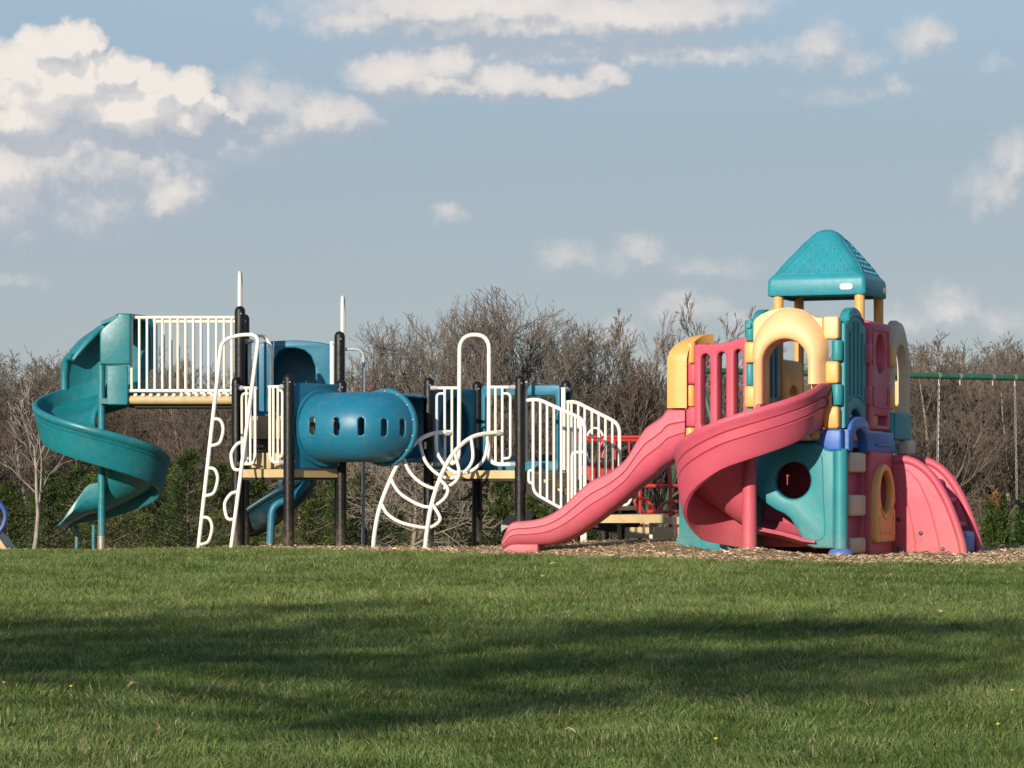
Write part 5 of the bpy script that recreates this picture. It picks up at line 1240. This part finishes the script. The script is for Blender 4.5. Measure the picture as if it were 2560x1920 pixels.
def dup(root, loc, rz, sc, label, group=None):
    r_ = root.copy(); COL.objects.link(r_); r_.location = loc; r_.rotation_euler = (0, 0, rz); r_.scale = sc; r_['label'] = label
    if group: r_['group'] = group
    elif 'group' in r_: del r_['group']
    for ch in list(root.children):
        c = ch.copy(); COL.objects.link(c); c.parent = r_
    return r_
def gz(x, y): return float(zfar(x, y)) if y > 77.5 else float(zlawn(x, y))
def spot(px, Y): x = X_(px, Y); return (x, Y, gz(x, Y) - .05)

rng = random.Random(11)
# broad crowned trees behind the middle of the playground
big = []
for k in range(3):
    T, C = dome_tree(rng, 3.5, 8.6, .11, limbs=10, kids=(6, 6, 4, 3), fill=(.90, .92, 1, 1), minr=.0066)
    zz = sorted(b[1][2] for b in C); k_ = 8.6 / zz[int(len(zz) * .995)]; ww = sorted(math.hypot(b[1][0], b[1][1]) for b in C); kw = 3.7 / ww[int(len(ww) * .97)]
    T, C = [[((a[0] * kw, a[1] * kw, a[2] * k_), (b[0] * kw, b[1] * kw, b[2] * k_), ra, rb) for a, b, ra, rb in q] for q in (T, C)]
    C = [q for q in C if (math.hypot(q[1][0], q[1][1]) / 4.1) ** 2 + (max(q[1][2] - 2.6, 0) / 6.15) ** 2 < 1.0 + .05 * rng.random()]
    big.append((T, C))
BIG = [(1255, 96, (1.12, 1.12, 1.11), 0.3, 'broad leafless tree, tallest crown, behind the white arch rail', 0), (1020, 99, (1.05, 1.05, 1.03), 2.0, 'broad leafless tree behind the tunnel, left of the tallest crown', 1),
       (1410, 100, (1.05, 1.05, 1.03), 4.0, 'broad leafless tree behind the stair railings, right of the tallest crown', 2), (1140, 103, (1.05, 1.05, 1.08), 5.1, 'broad leafless tree standing between the two highest crowns behind the loop climber', 1)]
for px, Y, sc, rz, lab, k in BIG:
    o = tree_obj(lab, spot(px, Y), *big[k], BARKD, BARKC); o.scale = sc; o.rotation_euler = (0, 0, rz)
# slender upright trees left of the playhouse
T, C = grow_tree(rng, 9.8, .11, stems=3, spread=.18, levels=4, branch=(11, 7, 5, 4), lenf=(.40, .5, .55, .55), up=.08, start=.15, ang=34, minr=.0068, wob=.075)
for px, Y, sc, rz, lab in ((1632, 98, .96, 0, 'tall slender leafless tree left of the playhouse, nearest the stairs'), (1712, 102, .94, 2, 'slender leafless tree with pale twigs just behind the amber slide hood'), (1790, 104, .90, 4, 'slender leafless tree directly behind the playhouse arch'), (1575, 108, .74, 1, 'short slender leafless tree between the broad crowns and the playhouse')):
    o = tree_obj(lab, spot(px, Y), T, C, BARKG, BARKL if 'pale' in lab else BARKG); o.scale = (sc,) * 3; o.rotation_euler = (0, 0, rz)
# pale bare tree at the left
T, C = grow_tree(rng, 3.35, .05, stems=1, levels=3, branch=(6, 5, 4), lenf=(.55, .55, .5), up=.08, start=.42, ang=40, minr=.005, wob=.13)
tree_obj('small pale leafless tree with forked trunk standing left of the spiral slide', spot(82, 50), T, C, BARKP, BARKP).scale = (1.0, 1.0, 1.0)
# pale fine-twigged tree by the tunnel and reddish budding tree
tips = []
T, C = grow_tree(rng, 3.9, .08, stems=1, levels=4, branch=(16, 8, 5, 4), lenf=(.55, .5, .5, .5), up=.02, start=.2, ang=62, minr=.006, wob=.14)
tree_obj('light grey leafless tree with drooping twigs behind the loop climber', spot(1016, 66), T, C, BARKL, BARKL).scale = (1.0, 1.0, .95)
for px, Y, sc, rz, lab in ((955, 78, 1.08, 0, 'leafless tree with rusty red buds behind the tunnel flange'), (1062, 82, .95, 2, 'leafless tree with rusty red buds left of the white arch rail')):
    tips = []; T, C = grow_tree(rng, 5.0, .08, stems=3, spread=.35, levels=4, branch=(7, 6, 4, 2), lenf=(.5, .5, .5, .5), up=.09, start=.2, ang=42, minr=.008, wob=.12, tips=tips)
    o = tree_obj(lab, (0, 0, 0), T, C, BARKG, BARKL)
    tp = np.array(tips); tp = tp[np.random.rand(len(tp)) < .8]; tp = np.repeat(tp, 2, 0) + np.random.normal(0, .07, (len(tp) * 2, 3)); n = len(tp); s_ = np.random.uniform(.02, .045, n)[:, None]
    dirs = np.random.normal(0, 1, (n, 3)); dirs /= np.linalg.norm(dirs, axis=1, keepdims=True); d2 = np.cross(dirs, np.random.normal(0, 1, (n, 3))); d2 /= np.linalg.norm(d2, axis=1, keepdims=True)
    vs = np.stack([tp - dirs * s_, tp + d2 * s_ * .7, tp + dirs * s_, tp - d2 * s_ * .7], 1).reshape(-1, 3); b = np.arange(n) * 4
    tint = np.array([.17, .055, .035]) * np.random.uniform(.5, 1.4, n)[:, None]
    np_mesh('buds', vs, np.stack([b, b + 1, b + 2, b + 3], 1), LEAFM, np.repeat(tint, 4, 0), parent=o)
    o.location = spot(px, Y); o.scale = (sc,) * 3; o.rotation_euler = (0, 0, rz)

# the wood behind: copies of four trees
WL = 'bare grey-brown tree standing in the leafless wood behind the playground'; WG = 'leafless trees of the wood'
protos = []
for k in range(4):
    if k % 2: T, C = grow_tree(rng, 10.5, .14, stems=1, levels=4, branch=(14, 8, 5, 4), lenf=(.36, .55, .55, .55), up=.06, start=.2, ang=42, minr=.0085, wob=.085)
    elif k == 2:
        T, C = dome_tree(rng, 2.6, 9.5, .11, limbs=7, kids=(6, 5, 4, 2), minr=.0085); zz = sorted(b[1][2] for b in C); k_ = 9.5 / zz[int(len(zz) * .995)]
        T, C = [[(a[:2] + (a[2] * k_,), b[:2] + (b[2] * k_,), ra, rb) for a, b, ra, rb in q] for q in (T, C)]
    else: T, C = grow_tree(rng, 9.5, .13, stems=3, spread=.3, levels=4, branch=(9, 7, 5, 4), lenf=(.46, .55, .55, .55), up=.06, start=.2, ang=38, minr=.0085, wob=.085)
    protos.append((T, C))
first = [None] * 4; nW = 0
def wood_tree(px, Y, sc):
    global nW
    k = nW % 4; nW += 1; rz = rng.uniform(0, 6.28); s3 = (sc * rng.uniform(.9, 1.15), sc * rng.uniform(.9, 1.15), sc)
    if first[k] is None:
        first[k] = tree_obj(WL, spot(px, Y), *protos[k], BARKL if k % 2 else BARKW, BARKW, WG); first[k].rotation_euler = (0, 0, rz); first[k].scale = s3
    else: dup(first[k], spot(px, Y), rz, s3, WL, WG)
for px in range(-230, 2820, 34):           # front rank
    if 900 < px < 1500 and rng.random() < .5: continue
    Y = rng.uniform(120, 150); top = interp(px, [-60, 100, 300, 560, 760, 900, 1500, 1750, 2150, 2300, 2450, 2680], [905, 885, 900, 905, 920, 930, 960, 950, 860, 845, 850, 860])
    top += rng.uniform(-15, 60)
    b = spot(px, Y); h = Z_(top, Y) - b[2]; wood_tree(px + rng.uniform(-15, 15), Y, h / 10)
for px in range(-260, 2860, 30):           # second rank, up the slope
    Y = rng.uniform(165, 215); top = interp(px, [-60, 100, 300, 560, 760, 1500, 1750, 2150, 2300, 2450, 2680], [905, 890, 905, 915, 930, 960, 940, 870, 860, 865, 870]) + rng.uniform(-5, 50)
    b = spot(px, Y); h = Z_(top, Y) - b[2]; wood_tree(px + rng.uniform(-12, 12), Y, h / 10)

# brush under the trees
def brush():
    n = 26000; Y = np.random.uniform(84, 260, n) ; px = np.random.uniform(-150, 2720, n); x = (px - 1280) / FPX * Y; z = zfar(x, Y)
    h = np.random.uniform(.8, 3.2, n) * np.interp(Y, [84, 120, 200], [.7, 1.0, 1.4]); lx = np.random.normal(0, .22, n); ly = np.random.normal(0, .22, n); S = []
    for i in range(n):
        p = np.array([x[i], Y[i], z[i] - .05]); q = p + np.array([lx[i], ly[i], 1]) * h[i] * .55; r_ = .006 + .011 * np.random.rand()
        e = q + np.array([lx[i] * 1.8 + random.gauss(0, .2), ly[i], .9]) * h[i] * .45; S += [(p, q, r_, r_ * .7), (q, e, r_ * .7, .004)]
        for j in range(2):
            s_ = q * (1 - j * .4) + e * j * .4; w = s_ + np.array([random.gauss(0, .35), random.gauss(0, .3), .5]) * h[i] * .35; S.append((s_, w, r_ * .5, .004))
    v, f = segs_mesh(S, 3); m = len(S); t = np.random.rand(n)[:, None]; t = np.repeat(t, 4, 0)
    tint = np.array([.075, .058, .043]) * (1 - t) + np.array([.21, .165, .12]) * t; g = np.repeat(np.random.rand(n) < .12, 4); tint[g] = np.array([.13, .125, .05])
    o = np_mesh('brush_undergrowth', v, f, STEMM, np.repeat(tint, 6, 0)); tag(o, 'tangled brown leafless brush filling the wood behind the playground', 'undergrowth', kind='stuff')
brush()

# evergreens
def conifer(rng, h, w, n, dense=1.0, column=False):
    S = [((0, 0, -.1), (0, 0, h * .5), .05, .035), ((0, 0, h * .5), (0, 0, h * .97), .035, .006)]; pts = []; dr = []; col = []
    nb = int(46 * dense)
    for i in range(nb):
        t = (i + .5) / nb; z = h * (.06 + .90 * t); az = i * 2.4 + rng.gauss(0, .3)
        L_ = w * ((1 - t) ** .75 * .95 + .06) * rng.uniform(.65, 1.18); 
        if column: L_ = w * min(1, t * 6 + .5) * (1 - .90 * t) * rng.uniform(.8, 1.1)
        e = V(math.cos(az) * L_, math.sin(az) * L_, L_ * (.35 if not column else 1.1) * rng.uniform(.4, 1.3)); b = V(0, 0, z); S.append((tuple(b), tuple(b + e), .016, .005))
        m = int(n / nb * rng.uniform(.6, 1.3)); bt = rng.uniform(.55, 1.4)
        for j in range(m):
            f = rng.random() ** .6; c = b + e * f + V(rng.gauss(0, .10), rng.gauss(0, .10), rng.gauss(0, .09)) * (.6 + .6 * L_ / w); d = (e.normalized() + V(rng.gauss(0, .6), rng.gauss(0, .6), rng.gauss(.35, .5))).normalized()
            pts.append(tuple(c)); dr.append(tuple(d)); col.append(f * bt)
    return S, np.array(pts), np.array(dr), np.array(col)
def conifer_obj(label, loc, rng, h, w, n, c1, c2, sz=(.10, .018), name='young_pine', cat='evergreen', brown=0.0, group=None, column=False):
    o = thing(name, label, cat, (0, 0, 0), group); S, P, D, Fc = conifer(rng, h, w, n, column=column)
    v, f = segs_mesh(S, 6); np_mesh('trunk', v, f, BARKG, parent=o, smooth=True)
    m = len(P); side = np.cross(D, np.random.normal(0, 1, (m, 3))); side /= np.linalg.norm(side, axis=1, keepdims=True); L_ = np.random.uniform(.6, 1.4, m)[:, None] * sz[0]; W_ = np.random.uniform(.7, 1.3, m)[:, None] * sz[1]
    vs = np.stack([P - D * L_ * .5 - side * W_ * .5, P - D * L_ * .5 + side * W_ * .5, P + D * L_ * .5 + side * W_ * .3, P + D * L_ * .5 - side * W_ * .3], 1).reshape(-1, 3); b = np.arange(m) * 4
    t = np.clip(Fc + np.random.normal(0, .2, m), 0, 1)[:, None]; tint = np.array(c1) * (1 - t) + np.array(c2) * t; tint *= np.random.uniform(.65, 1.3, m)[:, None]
    if brown:
        k = (vnoise(P[:, 0] * 3 + 7, P[:, 2] * 3, 1.0, 4) > 1 - brown) & (np.random.rand(m) < .8); tint[k] = np.array([.22, .12, .05]) * np.random.uniform(.6, 1.2, k.sum())[:, None]
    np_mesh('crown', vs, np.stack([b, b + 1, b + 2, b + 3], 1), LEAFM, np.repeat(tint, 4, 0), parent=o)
    o.location = loc; return o
PG = 'young pines in the row behind the playground'
PINES = [(20, 1215, 64, 'young pine at the left edge behind the blue climbing bar'), (118, 1185, 68, 'young pine right behind the small pale tree'), (190, 1165, 71, 'young pine behind the foot of the spiral slide'),
         (262, 1150, 66, 'young pine behind the spiral slide pole'), (345, 1175, 70, 'young pine behind the right bend of the spiral slide'), (415, 1150, 68, 'young pine between spiral slide and loop ladder'),
         (470, 1130, 65, 'young pine just left of the loop ladder'), (548, 1160, 69, 'young pine seen through the loop ladder'), (640, 1205, 70, 'young pine seen under the low deck behind the rear slide'),
         (770, 1165, 66, 'young pine seen under the tunnel, right of the corner post'), (845, 1195, 70, 'young pine behind the tall black post and grey sliding pole'), (915, 1180, 68, 'young pine between the grey pole and the loop climber'),
         (985, 1265, 72, 'low young pine behind the loop climber foot'), (1105, 1255, 71, 'low young pine behind the loops of the climber'), (1180, 1225, 69, 'young pine left of the rear black post of the middle deck'),
         (1255, 1185, 67, 'young pine under the middle deck beside the pink slide foot'), (1330, 1235, 72, 'young pine hidden behind the stairs'), (1475, 1330, 73, 'low young pine under the transfer deck')]
rng = random.Random(5)
for px, ty, Y, lab in PINES:
    b = spot(px, Y); h = Z_(ty, Y) - b[2] + .1; br = rng.random() < .4
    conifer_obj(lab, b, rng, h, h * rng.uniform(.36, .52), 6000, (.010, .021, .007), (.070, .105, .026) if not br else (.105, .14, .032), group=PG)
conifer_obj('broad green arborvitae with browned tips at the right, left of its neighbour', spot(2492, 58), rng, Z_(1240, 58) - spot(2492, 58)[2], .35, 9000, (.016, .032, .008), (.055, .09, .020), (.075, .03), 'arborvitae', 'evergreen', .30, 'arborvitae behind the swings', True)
conifer_obj('dark green arborvitae cut by the right edge', spot(2572, 57), rng, Z_(1235, 57) - spot(2572, 57)[2], .34, 8000, (.014, .032, .008), (.042, .075, .018), (.075, .03), 'arborvitae', 'evergreen', .15, 'arborvitae behind the swings', True)

# ------------------------------------------------------------------ trees behind the photographer whose shade falls on the lawn
def lawn_pt(px, py):
    d = (CAMZ + .0248 * 30.5) / ((py - HZ) / FPX + .0248); return V(X_(px, d), d, float(zlawn(X_(px, d), d)))
SHADE = [  # where the shade lies on the lawn: px, py, half width m, half depth m
    (60, 1560, .9, .9), (260, 1600, 1.0, .7), (420, 1560, .8, .8), (150, 1645, .7, .5), (620, 1590, .7, .6), (760, 1535, .8, .6), (960, 1520, .6, .5), (900, 1570, .5, .4), (520, 1625, .6, .4), (1060, 1560, .4, .3),
    (1040, 1600, .5, .45), (880, 1680, .5, .5), (1000, 1705, .45, .35), (1150, 1690, .4, .3),
    (860, 1815, .28, .2), (1000, 1800, .25, .2), (1130, 1785, .3, .22), (1270, 1765, .3, .22), (1420, 1745, .3, .25), (1560, 1740, .25, .22),
    (1460, 1600, .5, .5), (1600, 1585, .7, .6), (1760, 1570, .7, .6), (1900, 1590, .8, .7), (2080, 1580, .8, .6), (2260, 1570, .8, .7), (2440, 1580, .9, .8), (2560, 1620, .7, .7),
    (1560, 1650, .5, .4), (1700, 1660, .6, .45), (1880, 1660, .7, .45), (2080, 1650, .7, .5), (2300, 1655, .7, .45), (1950, 1715, .6, .3), (2180, 1730, .6, .25), (2420, 1700, .6, .35), (1750, 1715, .4, .25), (1400, 1670, .3, .3)]
def shade_trees():
    roots = [(-15.5, 3.0), (-11.5, -1.5), (-8.0, 3.5)]; labs = ['spreading tree behind the photographer at far left, its crown shading the left of the lawn', 'spreading tree behind the photographer whose lower limbs shade the middle of the lawn', 'spreading tree behind the photographer, nearest, shading the right of the lawn']
    clusters = [[], [], []]; r2 = random.Random(3)
    for (px, py, hx, hy) in SHADE:
        g = lawn_pt(px, py); k = 0 if px < 1100 and py < 1720 else (1 if py > 1735 else 2); hgt = r2.uniform(6.2, 9.0) if k != 1 else r2.uniform(5.0, 6.0)
        c = g + SD * (hgt / SD.z); clusters[k].append((c, hx, hy))
    for k in range(3):
        cc = sum((c for c, _, _ in clusters[k]), Vector((0, 0, 0))) / len(clusters[k]); rx, ry = (cc.x - 5.5, cc.y - .3); zt = (9.0, 7.6, 9.0)[k]
        rz = float(zlawn(rx, ry)); root = V(rx, ry, rz - .1); top = V(rx, ry, rz + zt)
        o = thing('shade_tree', labs[k], 'tree', tuple(root), 'trees casting shade on the lawn')
        mb = MB(); mb.tube([root, root + V(.05, 0, zt * .3), root + V(-.05, .1, zt * .62), top], [.26, .21, .17, .12], 12); mb.build('trunk', BARKG, o)
        S = []; P = []
        for c, hx, hy in clusters[k]:
            a = V(rx, ry, rz + zt * r2.uniform(.78, .99)); m = a.lerp(c, .5) + V(r2.gauss(0, .3), r2.gauss(0, .3), .4)
            S += [(tuple(a), tuple(m), .045, .03), (tuple(m), tuple(c), .03, .012)]
            for j in range(7):
                e = c + V(r2.gauss(0, hx * .6), r2.gauss(0, hy * .5), r2.gauss(0, .3)); S.append((tuple(m.lerp(c, r2.uniform(.5, 1))), tuple(e), .022, .006))
            nn = int((190, 260, 400)[k] * hx * hy) + 40
            for j in range(nn): P.append(tuple(c + V(r2.gauss(0, hx * .58), r2.gauss(0, hy * .60), r2.gauss(0, .08))))
        v, f = segs_mesh(S, 7); np_mesh('limbs', v, f, BARKG, parent=o, smooth=True)
        P = np.array(P); m_ = len(P); d1 = np.random.normal(0, 1, (m_, 3)); d1 /= np.linalg.norm(d1, axis=1, keepdims=True); d2 = np.cross(d1, np.random.normal(0, 1, (m_, 3))); d2 /= np.linalg.norm(d2, axis=1, keepdims=True)
        s_ = np.random.uniform(.035, .08, m_)[:, None]
        vs = np.stack([P - d1 * s_, P + d2 * s_ * .6, P + d1 * s_, P - d2 * s_ * .6], 1).reshape(-1, 3); b = np.arange(m_) * 4
        tint = np.array([.05, .085, .02]) * np.random.uniform(.6, 1.5, m_)[:, None]; np_mesh('crown', vs, np.stack([b, b + 1, b + 2, b + 3], 1), LEAFM, np.repeat(tint, 4, 0), parent=o)
shade_trees()

# ------------------------------------------------------------------ small things on the lawn
def small_things():
    r2 = random.Random(9)
    for px, py, lab in ((1356, 1458, 'small dry tan leaf lying on the sunlit grass below the chip bed'), (2352, 1548, 'dry pale leaf at the edge of the shade on the right lawn'), (330, 1735, 'dry tan leaf on the grass at lower left'), (1428, 1838, 'dry brown leaf near the bottom middle of the lawn'), (1380, 1422, 'dry leaf scrap right under the edge of the chips')):
        p = lawn_pt(px, py) + V(0, 0, .05); mb = MB(); a = r2.uniform(0, 3); ex = V(math.cos(a), math.sin(a), .25); ey = V(-math.sin(a), math.cos(a), .35); s_ = .032
        pts = [p + ex * s_, p + ey * s_ * .6 + V(0, 0, .01), p - ex * s_ * .8, p - ey * s_ * .6 + V(0, 0, .015)]; q = [v - V(0, 0, .004) for v in pts]
        mb.add(pts + q, [(0, 1, 2, 3), (7, 6, 5, 4)] + [(k, 4 + k, 4 + (k + 1) % 4, (k + 1) % 4) for k in range(4)]); o = mb.build('dry_leaf', TAN, None, tuple(p)); tag(o, lab, 'leaf', 'dry leaves on the lawn')
    yel = plastic('dandelion_petals', (.75, .50, .02), .6, .1, .2, bump=0)
    for px, py, lab in ((10, 1735, 'yellow dandelion at the left edge of the lawn'), (178, 1742, 'yellow dandelion on the lawn at left, near the left edge'), (1790, 1858, 'yellow dandelion at the bottom of the lawn, right of the middle'), (2530, 1740, 'yellow dandelion at the right edge of the lawn'), (2495, 1824, 'yellow dandelion in the lower right of the lawn')):
        p = lawn_pt(px, py); o = thing('dandelion', lab, 'flower', tuple(p), 'dandelions in the lawn')
        mb = MB(); mb.bar(p, p + V(0, 0, .05), .002, 5); mb.build('stem', GREEN, o)
        mb = MB(); mb.lathe([(.003, .044), (.009, .048), (.010, .051), (.005, .055)], p, 10); mb.build('flower_head', yel, o)
small_things()
